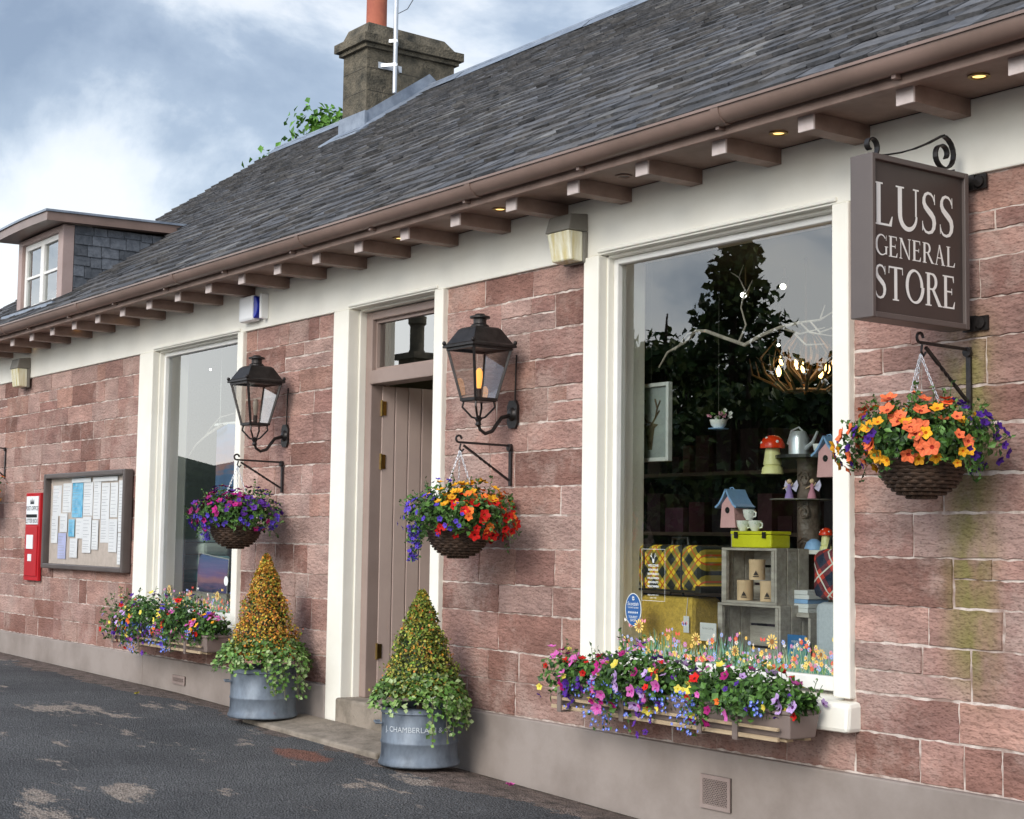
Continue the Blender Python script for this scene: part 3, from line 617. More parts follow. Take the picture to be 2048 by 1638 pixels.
def gl(c):
    g=G2()
    def stem(x,w=K_,y0=0,y1=1,a=True,b=True):
        g.r(x-w/2,y0,x+w/2,y1)
        if a: serif(g,x,y0+SF/2,w+.15); 
        if b: serif(g,x,y1-SF/2,w+.15)
    if c=='L': stem(.17); g.r(.17,0,.60,.05); g.p((.50,.0),(.62,.0),(.66,.24),(.63,.24)); wd=.70
    elif c=='U':
        stem(.17,a=False,y0=.34); stem(.74,T_,a=False,y0=.34)
        pts=arc(.455,.34,.285,.33,180,360,24); ws=[0]*25
        for i in range(25): ws[i]=K_*(1-i/24)**.8+T_*(1-(1-i/24)**.8)
        g.rib(pts,ws); wd=.86
    elif c=='S':
        pts=[(.50,.80),(.46,.90),(.38,.965),(.27,.98),(.17,.93),(.12,.83),(.12,.73),(.17,.64),(.27,.56),(.38,.48),(.46,.40),(.49,.29),(.47,.16),(.40,.06),(.28,.02),(.17,.04),(.09,.12),(.06,.22)]
        ws=[.035,.05,.06,.065,.08,.10,.125,.14,.15,.155,.145,.135,.115,.085,.065,.06,.05,.035]
        g.rib(pts,ws); g.p((.485,.72),(.515,.72),(.51,.97),(.485,.97)); g.p((.045,.05),(.07,.05),(.07,.28),(.04,.28)); wd=.60
    elif c=='G':
        pts=arc(.47,.5,.37,.48,42,300,36); ws=[]
        for i in range(37): a=D2(42+258*i/36); ws.append(T_+(K_-T_)*max(0,-math.cos(a))**1.2)
        g.rib(pts,ws); g.rib([pts[-1],(.72,.10),(.77,.14)],[.06,.06,.06]); g.r(.69,.06,.80,.42); serif(g,.76,.42,.24); g.p((.73,.72),(.76,.72),(.765,.97),(.745,.97)); wd=.90
    elif c=='E':
        stem(.17); g.r(.17,0,.58,.05); g.r(.17,.95,.55,1); g.r(.17,.49,.48,.54)
        g.p((.49,.0),(.60,0),(.63,.22),(.60,.22)); g.p((.50,1),(.575,1),(.58,.80),(.555,.80)); g.p((.455,.42),(.485,.42),(.485,.62),(.455,.62)); wd=.68
    elif c=='N':
        stem(.14,T_); stem(.74,T_,a=False); g.p((.05,1),(.22,1),(.765,0),(.68,0)); wd=.88
    elif c=='R':
        stem(.17); pts=[(.17,.965)]+arc(.33,.735,.20,.23,90,-90,16)+[(.17,.505)]; ws=[.05]+[.055+.08*max(0,math.sin(D2(180*i/16))) for i in range(17)]+[.05]
        g.rib(pts,ws); g.p((.29,.52),(.43,.52),(.80,.0),(.63,.0)); serif(g,.74,SF/2,.18); wd=.80
    elif c=='A':
        g.p((.13,0),(.19,0),(.43,.97),(.38,.97)); g.p((.36,1),(.45,1),(.76,0),(.60,0)); g.r(.24,.33,.60,.38); serif(g,.16,SF/2,.22); serif(g,.68,SF/2,.28); wd=.84
    elif c=='T':
        stem(.37,b=False); g.r(.04,.95,.70,1); g.p((.04,1),(.075,1),(.06,.78),(.03,.78)); g.p((.665,1),(.70,1),(.71,.78),(.68,.78)); wd=.74
    elif c=='O':
        pts=arc(.47,.5,.37,.48,0,360,48); ws=[T_+(K_-T_)*abs(math.cos(D2(360*i/48+12)))**1.3 for i in range(49)]; g.rib(pts,ws); wd=.94
    return g.q,wd
mLett=M('white_lettering',(.86,.84,.80),(.82,.80,.76),rough=.5,bump=0)
def sign_line(mb,word,ztop,cap,ya,yb,x):
    gs=[gl(c) for c in word]; tot=sum(g[1] for g in gs)+.05*(len(gs)-1); sx_=(yb-ya)/tot; u=ya
    for q,wd in gs:
        for k,poly in enumerate(q): mb.poly([(x+.0001*k,u+px_*sx_,ztop-cap+py_*cap) for px_,py_ in poly])
        u+=(wd+.05)*sx_
mb=MB(); H=sZ1-sZ0; k=H/327
X=SX-.0115
sign_line(mb,'LUSS',sZ1-54*k,86*k,sY0+.020,sY1-.068,X)
sign_line(mb,'GENERAL',sZ1-159*k,42*k,sY0+.024,sY1-.064,X)
sign_line(mb,'STORE',sZ1-220*k,68*k,sY0+.020,sY1-.064,X)
mb.build('sign_lettering',mLett,sign)
mb=MB(); xs=SX-.05
def sp_(y,z,r0,r1,a0,a1,n=26): return [(xs,y+ (r0+(r1-r0)*i/n)*math.cos(D2(a0+(a1-a0)*i/n)), z+(r0+(r1-r0)*i/n)*math.sin(D2(a0+(a1-a0)*i/n))) for i in range(n+1)]
def flat(pts,w=.022,t=.006):
    for a,b in zip(pts,pts[1:]):
        a=Vector(a);b=Vector(b); e2=(b-a)*.08; mb.bar(a-e2,b+e2,w,t,up=Vector((1,0,0)).cross(b-a))
flat(sp_(sY0+.05,sZ1+.043,.042,.016,-90,250))
flat([(xs,sY0+.05,sZ1+.004)]+[(xs,sY0+.05+(sY1-sY0-.14)*t, sZ1+.006+.055*t+.085*t*t) for t in (.2,.4,.6,.8,1)]+sp_(sY1-.085,sZ1+.075,.072,.02,80,-400))
flat([(xs,sY1-.03,sZ1+.02),(xs,sY1-.03,sZ1-.01)])
mb.build('scroll_ironwork',mLant,sign)
for z in (sZ1-.02,sZ0+.03):
    mb=MB(); mb.box(xs-.02,xs+.04,-.03,-.012,z-.03,z+.03); mb.box(xs-.004,xs+.004,sY1,-.02,z-.025,z+.025); mb.lathe([(.001,0),(.022,0),(.022,.012),(.001,.014)],(xs+.06,-.02,z),12,axis=(0,-1,0)); mb.box(xs,xs+.09,-.02,-.012,z-.028,z+.028)
    mb.build('wall_fixing',mLant,sign)
# ---------------------------------------------------------------- LANTERNS
mBulbOn=M('amber_bulb',(1,.46,.10),(1,.4,.08),emit=1.5,bump=0); mBulbOff=M('clear_bulb',(.55,.5,.42),rough=.1,bump=0)
def lantern(X,zt,lit,label):
    Yc=-.24; z=lambda f: zt-f*.625
    th=thing('wall_lantern',(X,0,z(.83)),label,'lantern','wall lanterns beside the door')
    zr=z(.275); zb=z(.735)
    a=.123; b=.066
    mb=MB()
    def ring(s_,zz): return [(X-s_,Yc-s_,zz),(X+s_,Yc-s_,zz),(X+s_,Yc+s_,zz),(X-s_,Yc+s_,zz)]
    lv=[(a+.020,zr-.012),(a+.020,zr+.0),(a+.005,zr+.010),(.083,z(.135)),(.070,z(.12)),(.05,z(.115))]
    V=[]
    for s_,zz in lv: V+=ring(s_,zz)
    mb.grid(V,[(i*4+k,i*4+(k+1)%4,(i+1)*4+(k+1)%4,(i+1)*4+k) for i in range(len(lv)-1) for k in range(4)]+[(3,2,1,0)])
    mb.lathe([(.05,z(.14)),(.05,z(.10)),(.035,z(.085)),(.035,z(.045)),(.055,z(.04)),(.055,z(.022)),(.03,z(.012)),(.025,z(0)),(.001,z(0))],(X,Yc,0),20)
    for sx_ in (-1,1):
        for sy_ in (-1,1): mb.sphere((X+sx_*(a+.013),Yc+sy_*(a+.013),zr+.014),.012,8)
    mb.build('hood',mLant,th,bevel=.002)
    mb=MB()
    for sx_ in (-1,1):
        for sy_ in (-1,1): mb.bar((X+sx_*a,Yc+sy_*a,zr-.01),(X+sx_*b,Yc+sy_*b,zb),.013,.013)
    for s_,zz in ((a,zr-.018),(b+.002,zb)):
        r4=ring(s_,zz)
        for k in range(4): mb.bar(r4[k],r4[(k+1)%4],.015,.015)
    mb.box(X-b,X+b,Yc-b,Yc+b,zb-.012,zb-.004)
    mb.build('lantern_frame',mLant,th)
    mb=MB(); r1=ring(a-.004,zr-.02); r2=ring(b-.003,zb)
    for k in range(4): mb.poly([r2[k],r2[(k+1)%4],r1[(k+1)%4],r1[k]])
    mb.build('glass',mLGlass,th)
    mb=MB(); mb.tube([(X,Yc,zb),(X,Yc,zb+.06)],.014,10); mb.build('bulb_holder',mLant,th,smooth=True)
    mb=MB(); mb.lathe([(.010,.06),(.015,.085),(.019,.125),(.018,.15),(.010,.165),(.001,.17)],(X,Yc,zb),14); mb.build('bulb',mBulbOn if lit else mBulbOff,th,smooth=True)
    mb=MB(); zk=z(.90)
    for k in range(4):
        an_=math.pi/4+k*math.pi/2; ca,sa_=math.cos(an_)*1.414,math.sin(an_)*1.414
        mb.tube([(X+ca*(b-.01),Yc+sa_*(b-.01),zb),(X+ca*(b-.004),Yc+sa_*(b-.004),zb-.04),(X+ca*.025,Yc+sa_*.025,zk+.01),(X,Yc,zk)],.006,6)
    mb.lathe([(.001,.02),(.016,.01),(.02,0),(.012,-.015),(.018,-.03),(.001,-.045)],(X,Yc,zk),12)
    mb.build('cage',mLant,th,smooth=True)
    mb=MB(); zp=z(.84)
    pts=[(X,Yc,zk-.02),(X,Yc+.01,zk-.055),(X,Yc+.045,zk-.075),(X,Yc+.09,zk-.06),(X,Yc+.12,zk-.02),(X,Yc+.15,zk+.015),(X,Yc+.185,zk+.025),(X,-.02,zp)]
    mb.tube(pts,[.008,.009,.010,.011,.011,.011,.011,.012],8); mb.build('swan_neck_arm',mLant,th,smooth=True)
    mb=MB(); o8=[(-.028,-.075),(.028,-.075),(.045,-.045),(.045,.045),(.028,.075),(-.028,.075),(-.045,.045),(-.045,-.045)]
    mb.prism(o8,(X,-.008,zp),(1,0,0),(0,0,1),(0,-1,0),.014); mb.lathe([(.04,0),(.03,.014),(.018,.02),(.001,.022)],(X,-.02,zp),16,axis=(0,-1,0)); mb.tube([(X+.025,-.02,zp+.06),(X+.03,-.02,zp+.25),(X+.028,-.015,zp+.32)],.005,6)
    mb.build('wall_plate',mLant,th,smooth=True)
    return th
xa=P(1030,835).x; xb=P(574,878).x; zt=P(965,627,-.24).z
lantern(xb,zt,False,'black wall lantern with an unlit bulb, between the tall left window and the door')
lantern(xa,zt,True,'black wall lantern with a glowing amber bulb, between the door and the large window')
# ---------------------------------------------------------------- BASKET BRACKETS + BASKETS
def bracket(X,ztop,zbot,reach,label):
    th=thing('basket_bracket',(X,0,zbot),label,'bracket','hanging basket brackets')
    mb=MB(); mb.box(X-.011,X+.011,-.020,-.012,zbot,ztop+.01); mb.lathe([(.001,0),(.02,0),(.02,.01),(.001,.012)],(X,-.02,ztop-.01),10,axis=(0,-1,0)); mb.build('wall_bar',mBlack,th)
    mb=MB(); mb.bar((X,-.01,ztop),(X,-reach,ztop+.004),.008,.012); 
    c=[(X,-reach-.002+.018*math.sin(D2(a))*1.0,ztop+.022-.018*math.cos(D2(a))) for a in range(0,-300,-30)]
    mb.tube(c,.006,6); hk=[(X,-reach+.01,ztop-.004),(X,-reach+.004,ztop-.03),(X,-reach+.018,ztop-.045),(X,-reach+.03,ztop-.03)]; mb.tube(hk,.005,6)
    mb.build('arm',mBlack,th)
    mb=MB(); a0=Vector((X,-reach+.03,ztop-.012)); a1=Vector((X,-.025,zbot+.03)); n=20
    V=[];Fc=[]
    for i in range(n+1):
        f=i/n; p=a0.lerp(a1,f); tw=math.pi*2*3*max(0,min(1,(f-.3)/.4)); dd=(a1-a0).normalized(); x_=Vector((1,0,0)); y_=dd.cross(x_)
        for (u,v) in ((-1,-1),(1,-1),(1,1),(-1,1)):
            uu=u*.0055;vv=v*.0055; V.append(p+x_*(uu*math.cos(tw)-vv*math.sin(tw))+y_*(uu*math.sin(tw)+vv*math.cos(tw)))
    for i in range(n):
        for k in range(4): Fc.append((i*4+k,i*4+(k+1)%4,(i+1)*4+(k+1)%4,(i+1)*4+k))
    mb.grid(V,Fc); mb.build('twisted_brace',mBlack,th)
mWick=M('wicker',(.085,.05,.032),(.03,.018,.012),scale=30,rough=.6,bump=.5,bscale=90)
mSoil=M('compost',(.03,.02,.015),bump=.5,rough=1)
GREEN=[(.055,.13,.02),(.08,.18,.03),(.04,.09,.018),(.11,.21,.05),(.03,.07,.02)]
ORANGE=(.90,.19,.03);YEL=(.90,.42,.02);PURP=(.12,.03,.30);DPUR=(.08,.02,.26);RED=(.62,.013,.010);BLUE=(.11,.06,.50);MAG=(.46,.015,.19);PINK=(.68,.15,.46);LIL=(.60,.40,.74);LEM=(.88,.74,.12);LOB=(.15,.22,.72);CORAL=(.92,.19,.07);WINE=(.30,.012,.13)
EYE={ORANGE:(.5,.05,.01),CORAL:(.30,.02,.01),YEL:(.5,.10,.0),RED:(.12,.0,.0),LIL:(.12,.01,.15),PINK:(.5,.03,.3),LEM:(.7,.5,.03),LOB:(.7,.7,.9)}
NAMES={ORANGE:'orange_blossoms',CORAL:'coral_blossoms',YEL:'amber_blossoms',PURP:'purple_blossoms',DPUR:'dark_purple_blossoms',RED:'red_blossoms',BLUE:'violet_blossoms',MAG:'magenta_blossoms',PINK:'pink_blossoms',LIL:'lilac_blossoms',LEM:'yellow_blossoms',LOB:'blue_blossoms',WINE:'wine_red_blossoms'}
def basket(X,Y,zbot,zhook,rb,hb,rx,rz,zc,rule,label,n=260,trail=None,leafn=2600,fs=.021):
    th=thing('hanging_basket',(X,Y,zbot),label,'hanging basket','hanging flower baskets')
    mb=MB(); zr=zbot+hb
    mb.lathe([(.001,.004)]+[(rb*math.sin(D2(a))*.93,hb*(1-math.cos(D2(a)))) for a in range(15,91,15)],(X,Y,zbot),28)
    nr=int(hb/.0135)
    for i in range(nr):
        f=(i+.5)/nr; r_=rb*math.sqrt(max(.02,1-(1-f)**2.2)); pts=[]
        for k in range(65):
            a=2*math.pi*k/64; w=.005*math.sin(a*16+(math.pi if i%2 else 0)); pts.append((X+(r_+w)*math.cos(a),Y+(r_+w)*math.sin(a),zbot+f*hb))
        mb.tube(pts,.0072,5,0,cap=False)
    for k in range(3):
        mb.tube([(X+(rb+.004)*math.cos(2*math.pi*j/40),Y+(rb+.004)*math.sin(2*math.pi*j/40),zr+.006*math.sin(j*2+k*2)) for j in range(41)],.008,5)
    mb.build('wicker_bowl',mWick,th,smooth=True)
    mb=MB(); mb.lathe([(.001,0),(rb*.95,0)],(X,Y,zr-.02),24); mb.build('compost',mSoil,th)
    for k in range(3):
        a=2*math.pi*k/3+.5; a0=Vector((X,Y,zhook)); a1=Vector((X+rb*math.cos(a),Y+rb*math.sin(a),zr)); mb=MB(); nl=int((a0-a1).length/.018)
        dd=(a1-a0).normalized(); s1=dd.cross(Vector((0,1,.1))).normalized(); s2=dd.cross(s1)
        for i in range(nl):
            c=a0.lerp(a1,(i+.5)/nl); s_=s1 if i%2 else s2
            mb.tube([c+dd*.011*math.cos(D2(t))+s_*.005*math.sin(D2(t)) for t in range(0,361,60)],.0016,4,cap=False)
        mb.build('chain',mAl,th)
    fol=MB(); fl={}
    C=Vector((X,Y,zc))
    def surf(f=1.0):
        v=rvec()
        if v.z<-.55: v.z*=-.6
        k=f*(1+.14*math.sin(v.x*7+1)+.12*math.sin(v.y*6+v.z*5))
        return C+Vector((v.x*rx*k,v.y*rx*k*.92,v.z*rz*k)),Vector((v.x/rx,v.y/rx,v.z/rz)).normalized()
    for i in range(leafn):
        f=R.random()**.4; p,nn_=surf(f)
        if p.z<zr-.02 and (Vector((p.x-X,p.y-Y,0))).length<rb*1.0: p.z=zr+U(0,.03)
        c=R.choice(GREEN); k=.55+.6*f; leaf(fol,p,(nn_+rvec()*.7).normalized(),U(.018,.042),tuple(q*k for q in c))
    for i in range(int(leafn*.06)):
        p,nn_=surf(1.0); q=p+nn_*U(.02,.07)+Vector((0,0,U(-.04,.03))); fol.tube([p-nn_*.03,p,q],.0016,3,0,(.06,.11,.03))
        for t in range(5): leaf(fol,p.lerp(q,U(.3,1.1)),rvec(),U(.012,.026),R.choice(GREEN))
    for i in range(n):
        p,nn_=surf(1.04)
        if p.z<zr-.05 and Vector((p.x-X,p.y-Y,0)).length<rb*1.15: continue
        hcoord=(p-C).dot(R0)/rx; c,s_=rule(hcoord,(p.z-zc)/rz)
        if c is None: continue
        fl.setdefault(c,MB()); bloom(fl[c],p+nn_*.012,(nn_+rvec()*.35+Vector((0,-.1,.15))).normalized(),s_*U(.75,1.15),c,EYE.get(c))
    if trail:
        for (hx_,c,cnt,ln) in trail:
            for i in range(cnt):
                base=C+R0*hx_*rx*U(.8,1.0)+h*rx*U(-.5,.5); base.z=zc-rz*.3-U(0,ln); fl.setdefault(c,MB())
                bloom(fl[c],base,rvec(),fs*U(.45,.7),c,EYE.get(c))
                leaf(fol,base+rvec()*.01,rvec(),.02,R.choice(GREEN))
    fol.build('foliage',mLeaf,th)
    for c,b in fl.items(): b.build(NAMES[c],mPetal,th)
    return th
X3=P(1943,757).x; zt3=P(1943,700).z; zb3=P(1943,820).z; Y3=-.30
bracket(X3,zt3,zb3,.30,'black twisted iron bracket below the shop sign, holding the orange flower basket')
def r3(hh,v):
    q=R.random()
    if hh>.42: return (DPUR,.022) if q<.8 else ((YEL,.022) if q<.86 else (None,0))
    if hh>.1: return (CORAL,.027) if q<.4 and v>-.2 else ((YEL,.023) if q<.55 else ((DPUR,.020) if q<.75 else (None,0)))
    if hh<-.65 and q<.35: return (DPUR,.020)
    return (CORAL,.031) if q<.62 else ((YEL,.026) if q<.9 else (None,0))
zb_3=P(1850,998,Y3).z
basket(X3,Y3,zb_3,zt3-.04,.15,.135,.25,.145,P(1845,885,Y3).z,r3,'wicker hanging basket of coral orange and dark purple flowers below the shop sign',n=220,leafn=3000)
X2=P(1025,930).x; zt2=P(1025,892).z; zb2=P(1025,972).z; Y2=-.345
bracket(X2,zt2,zb2,.35,'black twisted iron bracket below the lit lantern right of the door')
def r2(hh,v):
    q=R.random()
    if hh<-.35: return (BLUE,.016) if q<.9 else (YEL,.022)
    if hh<.15: return (YEL,.024) if (q<.5 and v>.1) else ((BLUE,.015) if q<.7 else (RED,.026))
    if v>.45: return (YEL,.026) if q<.6 else (ORANGE,.026)
    return (RED,.030) if q<.7 else ((ORANGE,.024) if q<.9 else (None,0))
basket(X2,Y2,P(918,1117,Y2).z,zt2-.04,.155,.15,.27,.16,P(925,1035,Y2).z,r2,'wicker hanging basket of violet, amber and red flowers right of the doorway',n=270,trail=[(-.95,BLUE,90,.18),(.75,RED,6,.08)],leafn=2600)
X1=P(568,950).x; zt1=P(568,925).z; zb1=P(568,985).z
bracket(X1,zt1,zb1,.35,'black twisted iron bracket below the unlit lantern left of the door')
def r1(hh,v):
    q=R.random()
    if v>.0: return (MAG if q<.22 else WINE,.026) if q<.55 and hh<.3 else ((PURP,.024) if q<.8 else (None,.02))
    return (BLUE,.018) if q<.8 else (MAG,.02)
basket(X1,Y2,P(480,1098,Y2).z,zt1-.04,.16,.15,.27,.15,P(478,1030,Y2).z,r1,'wicker hanging basket of magenta and violet flowers left of the door',n=360,trail=[(-.8,BLUE,60,.12),(.3,BLUE,60,.10)],leafn=2000)
X0=P(13,930).x; zt0=P(13,897).z; zb0_=P(13,958).z
bracket(X0,zt0,zb0_,.35,'black basket bracket at the far left end of the wall')
basket(X0,Y2,P(0,1012,Y2).z-.04,zt0-.04,.16,.15,.30,.15,P(0,975,Y2).z,lambda a,b:(ORANGE,.026) if R.random()<.5 else (YEL,.024),'orange and amber flower basket half out of view at the left end of the wall',n=120,leafn=800)
# ---------------------------------------------------------------- WINDOW BOXES
mTrough=M('taupe_plastic_trough',(.22,.17,.15),(.19,.145,.125),rough=.45,bump=.05)
mPine=M('pine_slat',(.50,.38,.24),(.36,.26,.16),scale=8,rough=.6,stretch=(1,8,8))
def window_box(xa,xb,ztop,rule,label,nb,nl,rise=1.0,bs=1.0):
    y0,y1=-.29,-.115; zb=ztop-.115
    th=thing('window_box',((xa+xb)/2,(y0+y1)/2,zb),label,'window box','flower boxes under the shop windows')
    n=3; w_=(xb-xa)/n
    for i in range(n):
        a=xa+i*w_+.012; b=xa+(i+1)*w_-.012; mb=MB(); t=.012
        mb.hexa([(a+t,y0+t,zb),(b-t,y0+t,zb),(b-t,y1-t,zb),(a+t,y1-t,zb),(a,y0,ztop-.018),(b,y0,ztop-.018),(b,y1,ztop-.018),(a,y1,ztop-.018)])
        mb.box(a-.006,b+.006,y0-.006,y1+.006,ztop-.0175,ztop); mb.build('trough',mTrough,th,bevel=.006)
    for (ya,za,zb_2) in ((y0-.022,zb-.012,zb+.006),(y0-.022,zb+.03,zb+.044),(y1-.04,zb-.016,zb-.003),(y0+.03,zb-.016,zb-.003)):
        mb=MB(); mb.box(xa-.01,xb-.06,ya,ya+.014 if ya<y0 else ya+.04,za,zb_2); mb.build('slat_rail',mPine,th,bevel=.002)
    for x in (xa+.06,xa+w_,xa+2*w_,xb-.3):
        mb=MB(); mb.box(x-.015,x+.015,y0-.029,y0-.0235,zb-.022,ztop-.02); mb.box(x-.015,x+.015,y0-.027,-.045,zb-.026,zb-.0205); mb.build('strap',mTrough,th)
    fol=MB(); fl={}
    Lx=xb-xa
    def surf(f=1):
        x=xa-.05+U(0,Lx+.06); a=D2(U(-45,175)); lump=1+.34*math.sin(x*9+1.3)+.24*math.sin(x*21)
        ry=.14*lump*f; rz_=.098*rise*lump*f*(1.25-.45*(x-xa)/Lx)
        v=Vector((0,-math.cos(a),math.sin(a))); return Vector((x,-.20,ztop+.010))+Vector((0,v.y*ry,v.z*rz_)),(v+Vector((U(-.3,.3),0,0))).normalized()
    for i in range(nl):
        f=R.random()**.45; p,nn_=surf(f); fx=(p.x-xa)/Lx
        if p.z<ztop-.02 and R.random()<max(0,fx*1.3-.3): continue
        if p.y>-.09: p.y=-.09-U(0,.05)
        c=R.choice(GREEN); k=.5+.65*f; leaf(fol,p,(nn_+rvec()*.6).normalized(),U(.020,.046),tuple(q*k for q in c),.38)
    for i in range(int(nl*.05)):
        p,nn_=surf(1.0)
        if p.y>-.1: continue
        q=p+nn_*U(.02,.06)+Vector((U(-.03,.03),0,U(-.02,.05))); fol.tube([p-nn_*.03,p,q],.0016,3,0,(.06,.11,.03))
        for t in range(5): leaf(fol,p.lerp(q,U(.3,1.1)),rvec(),U(.014,.03),R.choice(GREEN))
    for i in range(nb):
        p,nn_=surf(1.05+U(0,.12)); fx=(p.x-xa)/Lx
        if p.y>-.10: continue
        if p.z<ztop-.03 and fx>.8: continue
        c,s_=rule(fx,(p.z-ztop)/.155)
        if c is None: continue
        fl.setdefault(c,MB()); bloom(fl[c],p+nn_*.012,(nn_+rvec()*.45).normalized(),bs*s_*U(.6,1.15),c,EYE.get(c))
    for (fx0,sp2,c,cnt,ln) in ((.27,.12,LOB,110,.22),(.50,.06,LOB,35,.14),(.63,.05,LOB,60,.18),(.12,.05,DPUR,10,.15),(.44,.03,PURP,10,.22),(.9,.05,LOB,20,.06)):
        for i in range(cnt):
            x=xa+Lx*(fx0+R.gauss(0,sp2*.5)); dz=R.random()**1.3*ln; p=Vector((x,-.325-U(0,.05)+dz*.1,ztop+.03-dz)); fl.setdefault(c,MB())
            bloom(fl[c],p,Vector((U(-.5,.5),-1,U(-.3,.6))),(.008 if c==LOB else .018)*U(.8,1.3),c,EYE.get(c))
            leaf(fol,p+rvec()*.012+Vector((0,.02,0)),rvec(),U(.014,.026),R.choice(GREEN))
    fol.build('foliage',mLeaf,th)
    for c,b in fl.items(): b.build(NAMES[c],mPetal,th)
def rb2(fx,v):
    if fx<.22: T=[(PINK,.036),(PINK,.034),(MAG,.028),(DPUR,.024),(LEM,.022),(RED,.026),(None,0)]
    elif fx<.45: T=[(PINK,.032),(LIL,.034),(PURP,.022),(MAG,.026),(LEM,.026),(None,0),(LIL,.030)]
    elif fx<.62: T=[(RED,.026),(LIL,.030),(PINK,.030),(LEM,.028),(PURP,.022),(None,0)]
    elif fx<.8: T=[(MAG,.030),(RED,.028),(ORANGE,.028),(PINK,.028),(LEM,.028),(None,0)]
    else: T=[(LIL,.034),(PINK,.030),(RED,.026),(DPUR,.020),(LIL,.030),(LEM,.028),(None,0)]
    return R.choice(T)
bz=P(1585,1424,-.29).z; bx1=P(1584,1440,-.29).x; bx0=P(1112,1400,-.29).x
window_box(bx0,bx1,bz,rb2,'row of taupe troughs spilling pink, lilac and blue flowers under the large right window',270,3900,1.0,.92)
def rb1(fx,v):
    if fx<.3: T=[(LIL,.02),(PURP,.02),(YEL,.022),(LEM,.022),(RED,.022),(None,0)]
    elif fx<.6: T=[(BLUE,.02),(LEM,.024),(ORANGE,.022),(PURP,.02),(PINK,.024)]
    else: T=[(RED,.026),(PINK,.026),(BLUE,.02),(YEL,.022),(None,0)]
    return R.choice(T)
bx1=P(414,1285,-.29).x; bx0=P(226,1250,-.29).x; bz=P(416,1272,-.29).z
window_box(bx0,bx1,bz,rb1,'row of taupe troughs with mixed bright flowers under the tall left window',300,3600,1.45)
